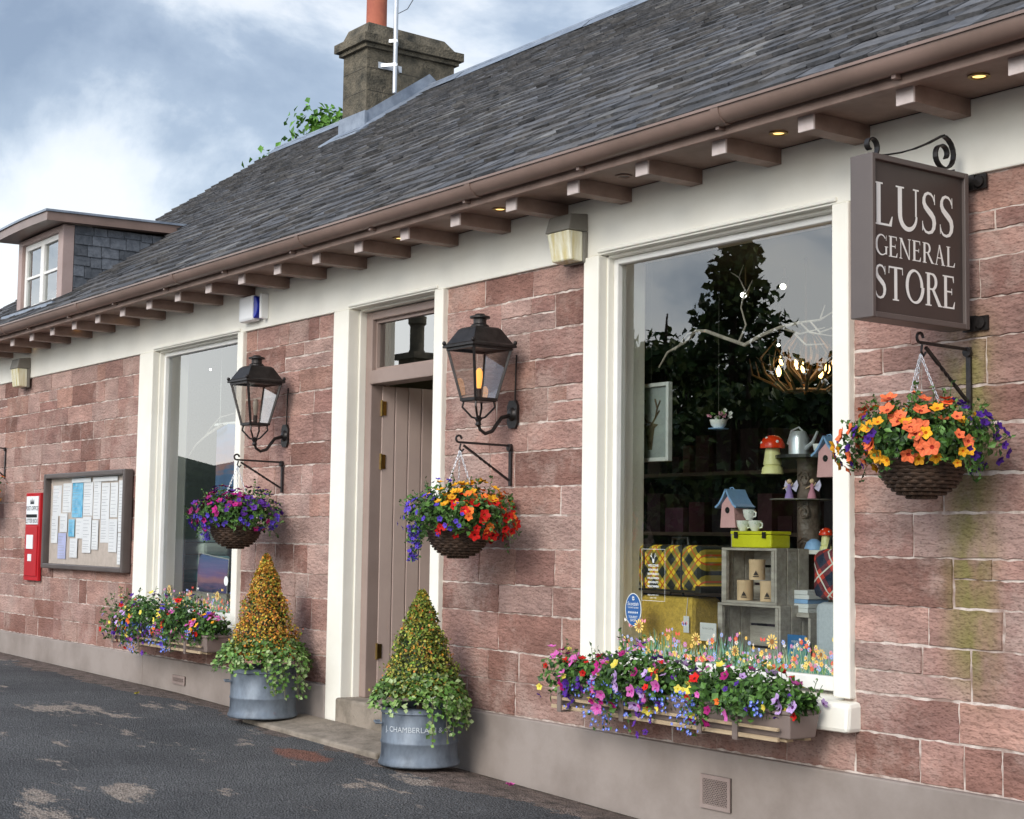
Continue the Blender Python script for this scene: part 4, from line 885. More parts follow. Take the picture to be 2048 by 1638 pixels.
# ---------------------------------------------------------------- POTS WITH TREES
mGalv=M('galvanised_tub',(.20,.235,.28),(.055,.068,.088),scale=6,rough=.5,metal=.25,bump=.35,bscale=14,cmin=.34,cmax=.64,stretch=(1,1,.5))
mTxt=M('embossed_lettering',(.62,.66,.70),rough=.5,bump=0)
def topiary(px,py,diam,hp,hcone,rc,cols,label,txt,ivr):
    Y=-.33; c=P(px,py,Y); X=c.x; z0=c.z
    th=thing('potted_topiary',(X,Y,z0),label,'potted shrub','potted conical shrubs flanking the door')
    r=diam/2; mb=MB()
    mb.lathe([(.001,0),(r*.99,0),(r*1.02,.006),(r*1.02,.018),(r*.99,.028),(r*.965,.05),(r*.955,hp*.36),(r*.975,hp*.38),(r*.975,hp*.41),(r*.955,hp*.43),(r*.955,hp*.88),(r*.98,hp*.90),(r*.96,hp*.93),(r*.965,hp*.98),(r*1.0,hp),(r*.93,hp),(r*.9,hp*.9),(.001,hp*.9)],(X,Y,z0),40)
    for s_ in (-1,1):
        a=math.atan2(CAM.y-Y,CAM.x-X)+s_*1.45; ca,sa_=math.cos(a),math.sin(a); b=Vector((X+r*.97*ca,Y+r*.97*sa_,z0+hp*.72)); t_=Vector((-sa_,ca,0)); o=Vector((ca,sa_,0))
        mb.tube([b-t_*.05,b-t_*.045+o*.03,b+t_*.045+o*.03,b+t_*.05],.007,6)
    mb.build('tub',mGalv,th,smooth=True)
    if txt:
        mb=MB(); ang0=math.atan2(CAM.y-Y,CAM.x-X)
        def fn(u,v): a=ang0+u/(r*.96); return Vector((X+(r*.955+.004)*math.cos(a),Y+(r*.955+.004)*math.sin(a),z0+hp*.60+v))
        text(mb,'J. CHAMBERLAIN & CO.',.040,(0,0,0),(1,0,0),(0,0,1),fn=fn); mb.build('embossed_lettering',mTxt,th)
    zt=z0+hp; fol=MB(); zb_=zt+.06
    fol.lathe([(rc*.74,0),(rc*.62,hcone*.3),(rc*.31,hcone*.7),(.005,hcone*.93)],(X,Y,zb_),14,0,(.02,.03,.008))
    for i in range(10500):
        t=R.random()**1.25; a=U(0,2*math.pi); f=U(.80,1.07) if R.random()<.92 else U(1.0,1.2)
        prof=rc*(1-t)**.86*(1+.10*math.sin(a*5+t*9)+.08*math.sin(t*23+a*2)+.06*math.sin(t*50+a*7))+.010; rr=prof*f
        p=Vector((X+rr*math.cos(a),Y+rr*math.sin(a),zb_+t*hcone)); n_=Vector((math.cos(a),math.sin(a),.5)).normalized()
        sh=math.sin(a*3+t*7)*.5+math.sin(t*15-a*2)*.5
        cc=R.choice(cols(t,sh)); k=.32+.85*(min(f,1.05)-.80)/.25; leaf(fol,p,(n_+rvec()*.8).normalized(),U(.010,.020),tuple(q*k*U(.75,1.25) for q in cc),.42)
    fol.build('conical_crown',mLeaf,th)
    mb=MB(); mb.tube([(X,Y,z0+hp*.85),(X,Y,zb_+hcone*.5)],.02,8); mb.build('trunk',mBark,th)
    iv=MB(); IV=[(.08,.17,.03),(.13,.26,.05),(.24,.36,.10),(.06,.12,.025),(.34,.42,.20)]
    for i in range(2300):
        a=U(0,2*math.pi); d_=R.random(); rr=r*.45+(ivr-r*.45)*d_*(1+.16*math.sin(a*4+1))
        p=Vector((X+rr*math.cos(a),Y+rr*math.sin(a),zt+.18-.135*d_**1.6+U(-.04,.03)-(.05*R.random() if d_>.88 else 0))); n_=Vector((math.cos(a)*.6,math.sin(a)*.6,.8))
        if p.y>-.05: p.y=-.05
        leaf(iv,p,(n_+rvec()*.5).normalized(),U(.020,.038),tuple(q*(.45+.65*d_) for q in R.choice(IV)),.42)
    for i in range(13):
        a=U(-.5,.6) if i<8 else U(0,2*math.pi); rr=ivr*.92; L_=U(.08,.26) if i<8 else U(.03,.08); ps=[Vector((X+rr*math.cos(a)*(1+.1*t),min(-.06,Y+rr*math.sin(a)*(1+.1*t)),zt+.06-L_*t)) for t in (0,.3,.6,1)]
        iv.tube(ps,.0025,4,0,(.1,.09,.04))
        for t in range(22):
            f=R.random()*3; k=int(f); p=ps[min(k,2)].lerp(ps[min(k,2)+1],f-k); leaf(iv,p+rvec()*.02,(Vector((math.cos(a),math.sin(a),.3))+rvec()*.5).normalized(),U(.02,.034),R.choice(IV),.42)
    iv.build('trailing_ivy',mLeaf,th)
    return th
GO=[(.58,.26,.03),(.44,.21,.03),(.62,.38,.05),(.30,.24,.03),(.48,.15,.03)]; GG=[(.11,.17,.025),(.18,.23,.03),(.28,.29,.05),(.07,.11,.02),(.38,.34,.06)]
def c1(t,f): return GO if R.random()<(.92 if f>-.3 else .6)-(.2 if t<.15 else 0) else GG
def c2(t,f): return GG if R.random()<(.93 if f<.4 else .7) else GO
topiary(525,1432,.43,.31,.64,.21,c1,'conical golden orange shrub with ivy in a grey metal tub, left of the doorway',False,.32)
topiary(838,1527,.43,.31,.55,.205,c2,'conical green shrub with ivy in a grey metal lettered tub, right of the doorway',True,.28)
# ---------------------------------------------------------------- WALL FITTINGS
mGreyP=M('grey_green_plastic',(.22,.205,.175),(.17,.155,.13),rough=.5,bump=.03)
mLens=M('ribbed_lens',(.85,.82,.66),(.66,.56,.28),scale=5,rough=.15,bump=.6,bscale=30,stretch=(6,6,.3),cmin=.4,cmax=.6)
def flood(px0,py0,px1,py1,label):
    cx_=(px0+px1)/2; cp=P(cx_,(py0+py1)/2,-.1); wd=(px1-px0)/FP*(cp-CAM).dot(F)*.98; hh=(py1-py0)/FP*(cp-CAM).dot(F)
    wf=wd*1.0; X=cp.x-.015; z1=P(cx_,py0,-.1).z; z0=P(cx_,py1,-.1).z; dp=.15
    th=thing('wall_floodlight',(X,0,z0),label,'floodlight','bulkhead floodlights on the cream band')
    a,b=X-wf/2,X+wf/2; zm=z1-hh*.34
    mb=MB(); V=[(a,-dp,zm-.01),(b,-dp,zm-.01),(b,-.021,zm-.01),(a,-.021,zm-.01),(a+.01,-dp+.02,z1-.012),(b-.01,-dp+.02,z1-.012),(b-.005,-.021,z1),(a+.005,-.021,z1)]
    mb.hexa(V); mb.hexa([(a+.02,-.045,z0),(b-.005,-.045,z0),(b-.005,-.021,z0),(a+.02,-.021,z0),(a,-.05,zm-.0101),(b,-.05,zm-.0101),(b,-.021,zm-.0101),(a,-.021,zm-.0101)])
    mb.build('housing',mGreyP,th,bevel=.006)
    mb=MB(); mb.hexa([(a+.030,-.125,z0+.008),(b-.012,-.125,z0+.008),(b-.012,-.0455,z0+.004),(a+.030,-.0455,z0+.004),(a+.010,-dp+.004,zm-.011),(b-.006,-dp+.004,zm-.011),(b-.006,-.0505,zm-.011),(a+.010,-.0505,zm-.011)]); mb.build('lens',mLens,th,bevel=.008)
flood(1092,428,1172,526,'grey bulkhead floodlight with pale ribbed lens, up left of the large window')
flood(14,716,62,775,'small grey bulkhead floodlight at the far left of the cream band')
mBlue=M('blue_plastic',(.01,.03,.42),rough=.3,bump=0); mWh2=M('white_plastic',(.92,.92,.92),(.88,.88,.88),rough=.35,bump=0)
ap=P(510,617,-.05); X=ap.x; z=ap.z
al=thing('alarm_box',(X,-.02,z-.1),'white alarm box with blue rounded end on the cream band above the left lantern','alarm')
mb=MB(); mb.box(X-.17,X+.05,-.095,-.0205,z-.09,z+.09); mb.build('casing',mWh2,al,bevel=.02)
mb=MB(); o=[(.052,-.075)]+[(.052+.065*math.cos(D2(a)),.080*math.sin(D2(a))) for a in range(-80,81,16)]+[(.052,.075)]; mb.prism(o,(X,-.0205,z),(1,0,0),(0,0,1),(0,-1,0),.07); mb.build('strobe_cover',mBlue,al,bevel=.006)
mb=MB(); mb.box(X+.122,X+.15,-.08,-.0205,z-.085,z+.09); mb.build('end_cap',mWh2,al,bevel=.006)
# notice board
p1=P(246,1040,-.09); p0=P(84,1040,-.09); zt=P(240,938,-.09).z; zb=P(240,1146,-.09).z
mCork=M('beige_felt',(.58,.50,.44),(.50,.43,.37),scale=20,rough=.95)
nb=thing('notice_board',((p0.x+p1.x)/2,0,zb),'brown framed glazed notice board covered with papers on the stone wall','notice board')
x0,x1=p0.x,p1.x; f=.042
mb=MB(); mb.box(x0,x0+f,-.09,-.013,zb,zt);mb.box(x1-f,x1,-.09,-.013,zb,zt);mb.box(x0+f,x1-f,-.09,-.013,zb,zb+f);mb.box(x0+f,x1-f,-.09,-.013,zt-f,zt); mb.build('frame',M('notice_frame_paint',(.11,.088,.08),(.085,.068,.062),rough=.4,bump=.03),nb,bevel=.008)
mb=MB(); mb.box(x0+f-.005,x1-f+.005,-.03,-.0135,zb+f-.005,zt-f+.005); mb.build('back_board',mCork,nb)
mPap=M('paper',(.80,.81,.81),(.74,.75,.76),rough=.9,bump=0); mPapB=M('blue_paper',(.10,.42,.66),rough=.9,bump=0,c2=(.35,.65,.8),scale=12); mInk=M('grey_print',(.42,.43,.46),rough=.9,bump=0); mPapL=M('lilac_paper',(.52,.55,.78),rough=.9,bump=0)
W_=x1-x0-2*f; H_=zt-zb-2*f
spots=[(.03,.56,.12,.36,0),(.17,.60,.12,.34,0),(.30,.54,.14,.40,1),(.45,.56,.12,.38,0),(.58,.52,.09,.42,0),(.68,.26,.10,.66,0),(.79,.54,.09,.38,0),(.89,.38,.10,.56,0),(.03,.24,.09,.32,0),(.13,.06,.11,.30,2),(.15,.37,.10,.22,0),(.27,.32,.08,.20,1),(.37,.30,.09,.23,0),(.46,.14,.11,.41,0),(.58,.18,.08,.33,0),(.79,.16,.10,.36,0),(.90,.03,.09,.34,0),(.30,.08,.10,.22,0),(.30,.94,.25,.05,0),(.58,.94,.3,.05,0)]
for i,(u,v,w__,h_,mi) in enumerate(spots):
    a=x0+f+u*W_; b=a+w__*W_; c=zb+f+v*H_; d_=c+h_*H_; y=-.032-i*.0006; mb=MB(); mb.poly([(a,y,c),(b,y,c),(b,y,d_),(a,y,d_)],0)
    zz=d_-.03
    if h_>.1:
        while zz>c+.02:
            ww=U(.5,.85); mb.poly([(a+.012,y-.0002,zz-.003),(a+.012+(b-a-.024)*ww,y-.0002,zz-.003),(a+.012+(b-a-.024)*ww,y-.0002,zz),(a+.012,y-.0002,zz)],1); zz-=U(.016,.035)
    mb.build('pinned_paper',[[mPap,mPapB,mPapL][mi],mInk],nb)
mb=MB(); mb.poly([(x0+f,-.06,zb+f),(x1-f,-.06,zb+f),(x1-f,-.06,zt-f),(x0+f,-.06,zt-f)]); mb.build('glass_front',glass('board_glass',.0,.45,(.97,.97,.97)),nb)
# post box
mRed=M('post_box_red',(.52,.012,.02),(.42,.01,.015),rough=.35,bump=.03)
p0=P(53,1075,-.03);p1=P(81,1075,-.03);zt=P(70,986,-.03).z;zb=P(66,1161,-.03).z; x0,x1=p0.x,p1.x; wx=x1-x0; hz=zt-zb
pbx=thing('post_box',((x0+x1)/2,0,zb),'narrow red post box with white enamel panel set in the stone wall','post box')
mb=MB(); mb.box(x0,x1,-.045,-.013,zb,zt); mb.box(x0+.03,x1-.03,-.055,-.0455,zb+.04,zb+hz*.62); mb.build('red_casing',mRed,pbx,bevel=.006)
mb=MB(); mb.box(x0+.03,x1-.03,-.052,-.0455,zb+hz*.64,zt-.03); mb.box(x0+.08,x1-.12,-.06,-.0555,zb+hz*.36,zb+hz*.52,0); mb.box(x0+.13,x1-.15,-.06,-.0555,zb+hz*.22,zb+hz*.30,0); mb.build('enamel_panel',mPap,pbx)
mb=MB(); mb.box(x0+.05,x1-.05,-.058,-.0525,zb+hz*.72,zb+hz*.755); mb.build('posting_slot',mHole,pbx)
mb=MB(); xm=(x0+x1)/2
text(mb,'POST OFFICE',.056,(xm,-.0535,zb+hz*.80),(1,0,0),(0,0,1)); text(mb,'LETTER BOX',.056,(xm,-.0535,zb+hz*.655),(1,0,0),(0,0,1))
for k in range(-2,3): mb.poly([(xm+k*.02-.009,-.0535,zb+hz*.885),(xm+k*.02+.009,-.0535,zb+hz*.885),(xm+k*.024,-.0535,zb+hz*.93+.012*(k==0))])
mb.poly([(xm-.05,-.0535,zb+hz*.872),(xm+.05,-.0535,zb+hz*.872),(xm+.05,-.0535,zb+hz*.884),(xm-.05,-.0535,zb+hz*.884)])
mb.build('lettering',M('black_enamel',(.02,.02,.025),bump=0),pbx)
# ---------------------------------------------------------------- SHOP INTERIOR THINGS
def rect(px0,py0,px1,py1,Y):
    ym=(py0+py1)/2; xm=(px0+px1)/2
    return P(px0,ym,Y).x,P(px1,ym,Y).x,P(xm,py1,Y).z,P(xm,py0,Y).z
def tartan(name,base,mid,dark,line,s,rot=0):
    m=bpy.data.materials.new(name); m.use_nodes=True; nt=m.node_tree; L=nt.links; b=nt.nodes['Principled BSDF']; b.inputs['Roughness'].default_value=.85
    tc=nd(nt,'ShaderNodeTexCoord'); mp=nd(nt,'ShaderNodeMapping'); mp.inputs['Scale'].default_value=(s,s,s); mp.inputs['Rotation'].default_value=(0,rot,0); L.new(tc.outputs['Object'],mp.inputs[0])
    sx_=nd(nt,'ShaderNodeSeparateXYZ'); L.new(mp.outputs[0],sx_.inputs[0])
    def mt(op,a,v=None,b2=None):
        q=nd(nt,'ShaderNodeMath',operation=op); L.new(a,q.inputs[0])
        if v is not None: q.inputs[1].default_value=v
        if b2 is not None: L.new(b2,q.inputs[1])
        return q.outputs[0]
    fx=mt('FRACT',sx_.outputs[0]); fz=mt('FRACT',sx_.outputs[2])
    a=mt('ADD',mt('GREATER_THAN',fx,.5),None,mt('GREATER_THAN',fz,.5)); a=mt('MULTIPLY',a,.5)
    cr=nd(nt,'ShaderNodeValToRGB'); cr.color_ramp.interpolation='CONSTANT'; e=cr.color_ramp.elements; e[0].position=0; e[0].color=(*base,1); e[1].position=.3; e[1].color=(*mid,1); x=e.new(.8); x.color=(*dark,1); L.new(a,cr.inputs[0])
    l1=mt('LESS_THAN',mt('ABSOLUTE',mt('SUBTRACT',fx,.25)),.035); l2=mt('LESS_THAN',mt('ABSOLUTE',mt('SUBTRACT',fz,.25)),.035)
    mx=nd(nt,'ShaderNodeMix',data_type='RGBA'); L.new(mt('MAXIMUM',l1,None,l2),mx.inputs[0]); L.new(cr.outputs[0],mx.inputs[6]); mx.inputs[7].default_value=(*line,1); L.new(mx.outputs[2],b.inputs['Base Color']); return m
mTartY=tartan('yellow_tartan',(.90,.62,.04),(.30,.23,.03),(.015,.02,.018),(.6,.10,.02),11,D2(45))
mTartR=tartan('red_tartan',(.65,.05,.03),(.16,.02,.03),(.01,.02,.05),(.75,.75,.65),10,D2(35))
mMust=M('mustard_tweed',(.80,.54,.09),(.56,.37,.06),scale=60,rough=.95,bump=.6,bscale=120)
mLeath=M('black_leather',(.02,.02,.02),rough=.4)
mCrate=M('grey_crate_wood',(.54,.49,.43),(.36,.32,.28),scale=7,rough=.8,stretch=(1,5,5),bump=.3)
mKraft=M('kraft_card',(.78,.56,.35),(.70,.49,.30),rough=.8,bump=0)
x0,x1,z0,z1=rect(1283,1192,1396,1318,.30); z0=.69
t=thing('mustard_case',((x0+x1)/2,.35,z0),'mustard tweed case standing in the window under the tartan suitcase','case')
mb=MB(); mb.box(x0,x1,.26,.46,z0,z1); mb.build('body',mMust,t,bevel=.025)
mb=MB(); mb.tube([((x0+x1)/2-.05,.35,z1),((x0+x1)/2-.045,.35,z1+.02),((x0+x1)/2+.045,.35,z1+.02),((x0+x1)/2+.05,.35,z1)],.007,6); mb.build('handle',mLeath,t)
mb=MB(); mb.poly([(x1-.05,.25,z1-.17),(x1-.01,.25,z1-.17),(x1-.01,.25,z1-.09),(x1-.05,.25,z1-.09)]); mb.tube([(x1-.03,.25,z1-.09),(x1-.03,.26,z1)],.0015,4); mb.build('price_tag',mPap,t)
zc_=z1+.002
x0,x1,z0,z1=rect(1258,1090,1408,1190,.26); z0=max(z0,zc_+.022)
t=thing('tartan_suitcase',((x0+x1)/2,.36,z0),'yellow and black tartan suitcase with black corners lying on the mustard case','suitcase')
mb=MB(); mb.box(x0,x1,.24,.48,z0,z1); mb.build('body',mTartY,t,bevel=.03)
mb=MB()
for a,b in ((x0-.003,x0+.04),(x1-.04,x1+.003)): mb.box(a,b,.236,.484,z0-.001,z0+.035)
mb.box(x0+.04,x1-.04,.236,.484,z0-.001,z0+.012)
for xx_ in (x0+.14,x1-.14): mb.box(xx_-.007,xx_+.007,.236,.484,z0+.012,z1+.003)
mb.build('leather_trim',mLeath,t,bevel=.006)
xm=(x0+x1)/2; mb=MB(); mb.tube([(xm-.06,.36,z1),(xm-.055,.36,z1+.035),(xm+.055,.36,z1+.035),(xm+.06,.36,z1)],.009,6); mb.build('handle',mLeath,t)
def crate(x0,x1,y0,y1,z0,z1,label):
    t=thing('wooden_crate',((x0+x1)/2,(y0+y1)/2,z0),label,'crate','wooden display crates stacked in the window')
    th_=.012; d=(y1-y0); hz=z1-z0
    def sl_(n,f,nm):
        mb=MB()
        for i in range(n): f(mb,i,n)
        mb.build(nm,mCrate,t,bevel=.002)
    sl_(3,lambda mb,i,n: mb.box(x0,x1,y0+d*i/n+.003,y0+d*(i+1)/n-.003,z1-th_,z1),'top_panel')
    sl_(3,lambda mb,i,n: mb.box(x0,x1,y0+d*i/n+.003,y0+d*(i+1)/n-.003,z0,z0+th_),'bottom_panel')
    for X in (x0,x1-th_): sl_(3,lambda mb,i,n: mb.box(X,X+th_,y0+d*i/n+.003,y0+d*(i+1)/n-.003,z0+th_,z1-th_),'side_panel')
    sl_(3,lambda mb,i,n: mb.box(x0+th_,x1-th_,y1-th_,y1,z0+hz*i/n+.006,z0+hz*(i+1)/n-.006),'back_panel')
    mb=MB()
    for X in (x0+th_+.001,x1-th_-.021): mb.box(X,X+.02,y0+.002,y0+.02,z0+th_+.001,z1-th_-.001)
    mb.build('corner_post',mCrate,t)
y0c,y1c=.28,.50
x0,x1,z0,z1=rect(1434,1208,1560,1318,y0c); crate(x0,x1,y0c,y1c,.69,z1,'lower grey wooden crate on the window shelf, with the tin crate on top of it'); zA=z1
x0,x1,z0,z2=rect(1442,1096,1552,1208,y0c); crate(x0,x1,y0c,y1c,zA+.001,z2,'upper grey wooden crate holding three kraft tins')
cw=x1-x0
mLab=M('dark_label',(.06,.045,.04),bump=0)
for k,(u,v) in enumerate(((.28,0),(.70,0),(.48,1))):
    r_=.038; hz=.095; c=(x0+cw*(u if v==0 else .5),y0c+.06,zA+.014+v*(hz+.004))
    tn=thing('kraft_tin',c,['round kraft card tin, lower left of three inside the crate','round kraft card tin, lower right of three inside the crate','round kraft card tin on top of the other two inside the crate'][k],'tin','kraft tins in the crate')
    mb=MB(); mb.lathe([(.001,0),(r_,0),(r_,hz*.78),(r_*.98,hz*.78)],c,20); mb.build('tube_body',mKraft,tn,smooth=True)
    mb=MB(); mb.lathe([(r_*.98,hz*.785),(r_*1.03,hz*.785),(r_*1.03,hz),(.001,hz)],c,20); mb.build('lid',mKraft,tn,smooth=True)
    mb=MB(); nrm=Vector((.6,-.8,0)); sx_=Vector((.8,.6,0)); o=Vector(c)+nrm*(r_+.004)+Vector((0,0,.022)); mb.poly([o-sx_*.012,o+sx_*.012,o+Vector((0,0,.022))]); mb.poly([o-sx_*.014-Vector((0,0,.008)),o+sx_*.014-Vector((0,0,.008)),o+sx_*.014-Vector((0,0,.004)),o-sx_*.014-Vector((0,0,.004))]); mb.build('label_mark',mLab,tn)
x0,x1,z0,z1=rect(1468,1064,1548,1093,.34); z0=z2+.001
mYT=M('yellow_tin',(.80,.80,.03),rough=.3,bump=0)
t=thing('yellow_tin_case',((x0+x1)/2,.39,z0),'small acid yellow tin case with a clasp standing on the upper crate','tin')
z1=max(z1,z0+.06)
mb=MB(); mb.box(x0,x1,.32,.45,z0,z1-.012); mb.build('body',mYT,t,bevel=.008); mb=MB(); mb.box(x0-.003,x1+.003,.317,.453,z1-.0115,z1+.004); mb.build('lid',mYT,t,bevel=.004)
mb=MB(); xm=x0+.03; mb.box(xm,xm+.02,.310,.3165,z1-.03,z1); mb.box(x1-.05,x1-.03,.310,.3165,z1-.03,z1); mb.build('clasp',mLeath,t)
zy=z1+.005
mChina=M('white_china',(.90,.90,.86),(.66,.74,.66),scale=40,rough=.15,bump=0,cmin=.40,cmax=.46)
def cup(c,r,hh,label):
    t=thing('teacup',c,label,'cup'); mb=MB(); mb.lathe([(.001,0),(r*.5,0),(r*.55,.004),(r*.85,hh*.4),(r,hh),(r*.95,hh),(r*.78,hh*.4),(.001,hh*.12)],c,20); mb.build('bowl',mChina,t,smooth=True)
    mb=MB(); c=Vector(c); mb.tube([c+Vector((r*.85,0,hh*.3)),c+Vector((r*1.35,0,hh*.35)),c+Vector((r*1.4,0,hh*.7)),c+Vector((r*.95,0,hh*.85))],.004,6); mb.build('handle',mChina,t,smooth=True)
xm=P(1500,1050,.37).x
cup((xm-.045,.37,zy),.034,.05,'patterned white cup, left of the two standing on the yellow tin'); cup((xm+.035,.37,zy),.034,.05,'patterned white cup, right of the two standing on the yellow tin'); cup((xm-.005,.37,zy+.052),.032,.05,'patterned white cup balanced on top of the other two cups')
mPinkW=M('pink_painted_wood',(.80,.46,.46),(.70,.38,.38),rough=.7); mBlueR=M('light_blue_roof',(.30,.52,.85),rough=.5)
def birdhouse(px0,py0,px1,py1,Y,label):
    x0,x1,z0,z1=rect(px0,py0,px1,py1,Y); w_=x1-x0; hh=z1-z0; xm=(x0+x1)/2
    t=thing('birdhouse',(xm,Y,z0),label,'birdhouse')
    mb=MB(); mb.prism([(-w_*.38,0),(w_*.38,0),(w_*.30,hh*.62),(0,hh*.82),(-w_*.30,hh*.62)],(xm,Y-.05,z0),(1,0,0),(0,0,1),(0,1,0),.1); mb.build('body',mPinkW,t,bevel=.003)
    mb=MB()
    for s_ in (1,-1):
        pts=[(s_*w_*.52,hh*.52),(s_*w_*.36,hh*.60),(s_*w_*.18,hh*.76),(0,hh*.98)]
        for a,b in zip(pts,pts[1:]): mb.bar((xm+a[0],Y,z0+a[1]),(xm+b[0],Y,z0+b[1]),.13,.01,up=Vector((0,1,0)).cross(Vector((b[0]-a[0],0,b[1]-a[1]))))
    mb.build('curved_roof',mBlueR,t)
    mb=MB(); mb.lathe([(.001,0),(.016,0)],(xm,Y-.0515,z0+hh*.45),12,axis=(0,-1,0)); mb.build('entrance_hole',mHole,t)
    mb=MB(); mb.tube([(xm,Y,z0+hh*.96),(xm-.015,Y,z0+hh*1.04),(xm-.035,Y,z0+hh*1.03),(xm-.03,Y,z0+hh*.98)],.003,5); mb.build('wire_curl',mBlueR,t)
    return t,x0,x1,z0
_,bx,bx2,bz0=birdhouse(1450,978,1490,1056,.455,'pink birdhouse with curved blue roof beside the stacked cups')
mb=MB(); xm=(bx+bx2)/2; mb.box(xm-.03,xm+.03,.456,.49,z2+.001,bz0-.001); tag(mb.build('wooden_block',mCrate,loc=(xm,.47,z2),bevel=.004),'small wooden block under the birdhouse behind the yellow tin','block')
birdhouse(1642,872,1690,955,.52,'pink birdhouse with blue roof at the right edge of the display')
mCarv=M('dark_carved_wood',(.20,.15,.12),(.09,.065,.05),scale=14,rough=.45,bump=.9,bscale=16,bdist=.02)
x0,x1,z0,z1=rect(1582,908,1618,1110,.58)
t=thing('carved_pedestal',((x0+x1)/2,.64,.69),'dark carved wooden pedestal with a round top inside the window','stand')
mb=MB(); xm=(x0+x1)/2; mb.lathe([(.07,0),(.08,.02),(.055,.06),(.055,z1-.69-.04),(.06,z1-.69-.02)],(xm,.64,.69),16); mb.build('column',mCarv,t,smooth=True)
for k in range(3):
    mb=MB(); zc2=z1-.12-k*.16; mb.tube([(xm+.02+(.012+.003*a_)*math.cos(a_*.9),.64-.056,zc2+(.012+.003*a_)*math.sin(a_*.9)) for a_ in range(11)],.005,5); mb.build('carved_spiral',mCarv,t)
mb=MB(); mb.lathe([(.001,0),(.16,0),(.16,.015),(.001,.015)],(xm,.64,z1-.02),28); mb.build('round_top',mLeath,t); zt_s=z1-.004
mb=MB(); mb.lathe([(.001,0),(.15,0),(.15,.005),(.001,.005)],(xm-.05,.64,z1-.22),28); mb.build('glass_tray',mGreyP,t); zTray=z1-.214; xTray=xm-.05
xm2=P(1545,900,.54).x
mCreamY=M('pale_yellow_tin',(.85,.82,.38),rough=.4,bump=0); mRedC=M('toadstool_red',(.85,.05,.01),rough=.25,bump=0)
def toadstool(x,y,z,s,label):
    t=thing('toadstool_ornament',(x,y,z),label,'ornament')
    mb=MB(); mb.lathe([(.055*s,0),(.05*s,.03*s),(.04*s,.04*s),(.045*s,.045*s),(.035*s,.12*s),(.03*s,.13*s)],(x,y,z),18); mb.build('stem',mCreamY,t,smooth=True)
    mb=MB(); mb.lathe([(.001,.125*s),(.060*s,.125*s),(.061*s,.14*s),(.048*s,.17*s),(.025*s,.185*s),(.001,.19*s)],(x,y,z),18); mb.build('cap',mRedC,t,smooth=True)
    mb=MB()
    for (a,b) in ((-60,.14),(-120,.15),(-20,.155),(-90,.172)): mb.sphere((x+.055*s*math.cos(D2(a))*(.95 if b<.16 else .7),y+.055*s*math.sin(D2(a))*(.95 if b<.16 else .7),z+b*s),.008*s,8)
    mb.build('white_spots',mWhite,t)
toadstool(xm2,.54,zt_s-.09,1.0,'large toadstool ornament with shiny red cap and pale yellow bell stem')
mTin=M('galvanised_tin',(.70,.73,.75),(.55,.57,.60),metal=.5,rough=.3,bump=0)
xm3=P(1598,880,.60).x; t=thing('watering_can',(xm3,.60,zt_s),'small galvanised watering can on the round pedestal top','watering can')
mb=MB(); mb.lathe([(.001,0),(.05,0),(.05,.08),(.035,.11),(.03,.115)],(xm3,.60,zt_s+.001),18); mb.build('body',mTin,t,smooth=True)
mb=MB(); mb.tube([(xm3+.045,.60,zt_s+.03),(xm3+.09,.60,zt_s+.06),(xm3+.12,.60,zt_s+.11)],[.012,.008,.006],8); mb.build('spout',mTin,t,smooth=True)
mb=MB(); mb.tube([(xm3-.035,.60,zt_s+.03),(xm3-.075,.60,zt_s+.06),(xm3-.05,.60,zt_s+.12),(xm3,.60,zt_s+.135),(xm3+.03,.60,zt_s+.11)],.005,6); mb.build('handle',mTin,t,smooth=True)
cup((P(1636,905,.60).x,.62,zt_s),.04,.05,'white cup standing beside the watering can on the pedestal')
mWing=M('pale_wing',(.75,.70,.85),(.6,.55,.75),rough=.4,bump=0)
def fairy(c,dress,label,s=1.0):
    c=Vector(c); t=thing('fairy_ornament',c,label,'ornament')
    mb=MB(); mb.lathe([(.001,0),(.022*s,0),(.018*s,.02*s),(.008*s,.045*s),(.010*s,.06*s),(.004*s,.068*s)],c,12); mb.build('dress',dress,t,smooth=True)
    mb=MB(); mb.sphere(c+Vector((0,0,.078*s)),.012*s,10); mb.tube([c+Vector((-.01*s,0,.058*s)),c+Vector((-.03*s,-.01*s,.045*s))],.003*s,5); mb.tube([c+Vector((.01*s,0,.058*s)),c+Vector((.03*s,-.01*s,.07*s))],.003*s,5); mb.build('head_and_arms',mKraft,t,smooth=True)
    mb=MB()
    for q in (-1,1): mb.poly([c+Vector((0,.008*s,.05*s)),c+Vector((q*.035*s,.012*s,.085*s)),c+Vector((q*.045*s,.012*s,.06*s)),c+Vector((q*.03*s,.012*s,.03*s))])
    mb.build('wings',mWing,t)
fairy((xTray+.0,.56,zTray),M('lilac_dress',(.40,.28,.62),bump=0),'small lilac fairy ornament on the pedestal tray',1.05)
fairy((xTray+.11,.60,zTray),M('pink_dress',(.65,.28,.36),bump=0),'small pink fairy ornament on the pedestal tray',1.05)
x0,x1,z0,z1=rect(1566,1100,1690,1108,.56)
mb=MB(); mb.box(x0,x1,.50,.80,z0,z1); mb.box(x0,x0+.015,.52,.78,.69,z0-.001); tag(mb.build('display_shelf',mWhite,loc=((x0+x1)/2,.65,.69)),'thin white display shelf right of the upper crate','shelf')
zs_=z1+.001
toadstool(P(1652,1080,.56).x,.56,zs_,.55,'small red toadstool ornament on the thin white shelf')
mb=MB(); c=(P(1625,1090,.56).x,.57,zs_); t=thing('blue_bowl',c,'small upturned pale blue bowl on the thin white shelf','bowl'); mb.lathe([(.045,0),(.046,.006),(.035,.035),(.015,.05),(.001,.052)],c,18); mb.build('bowl_body',mBlueR,t,smooth=True)
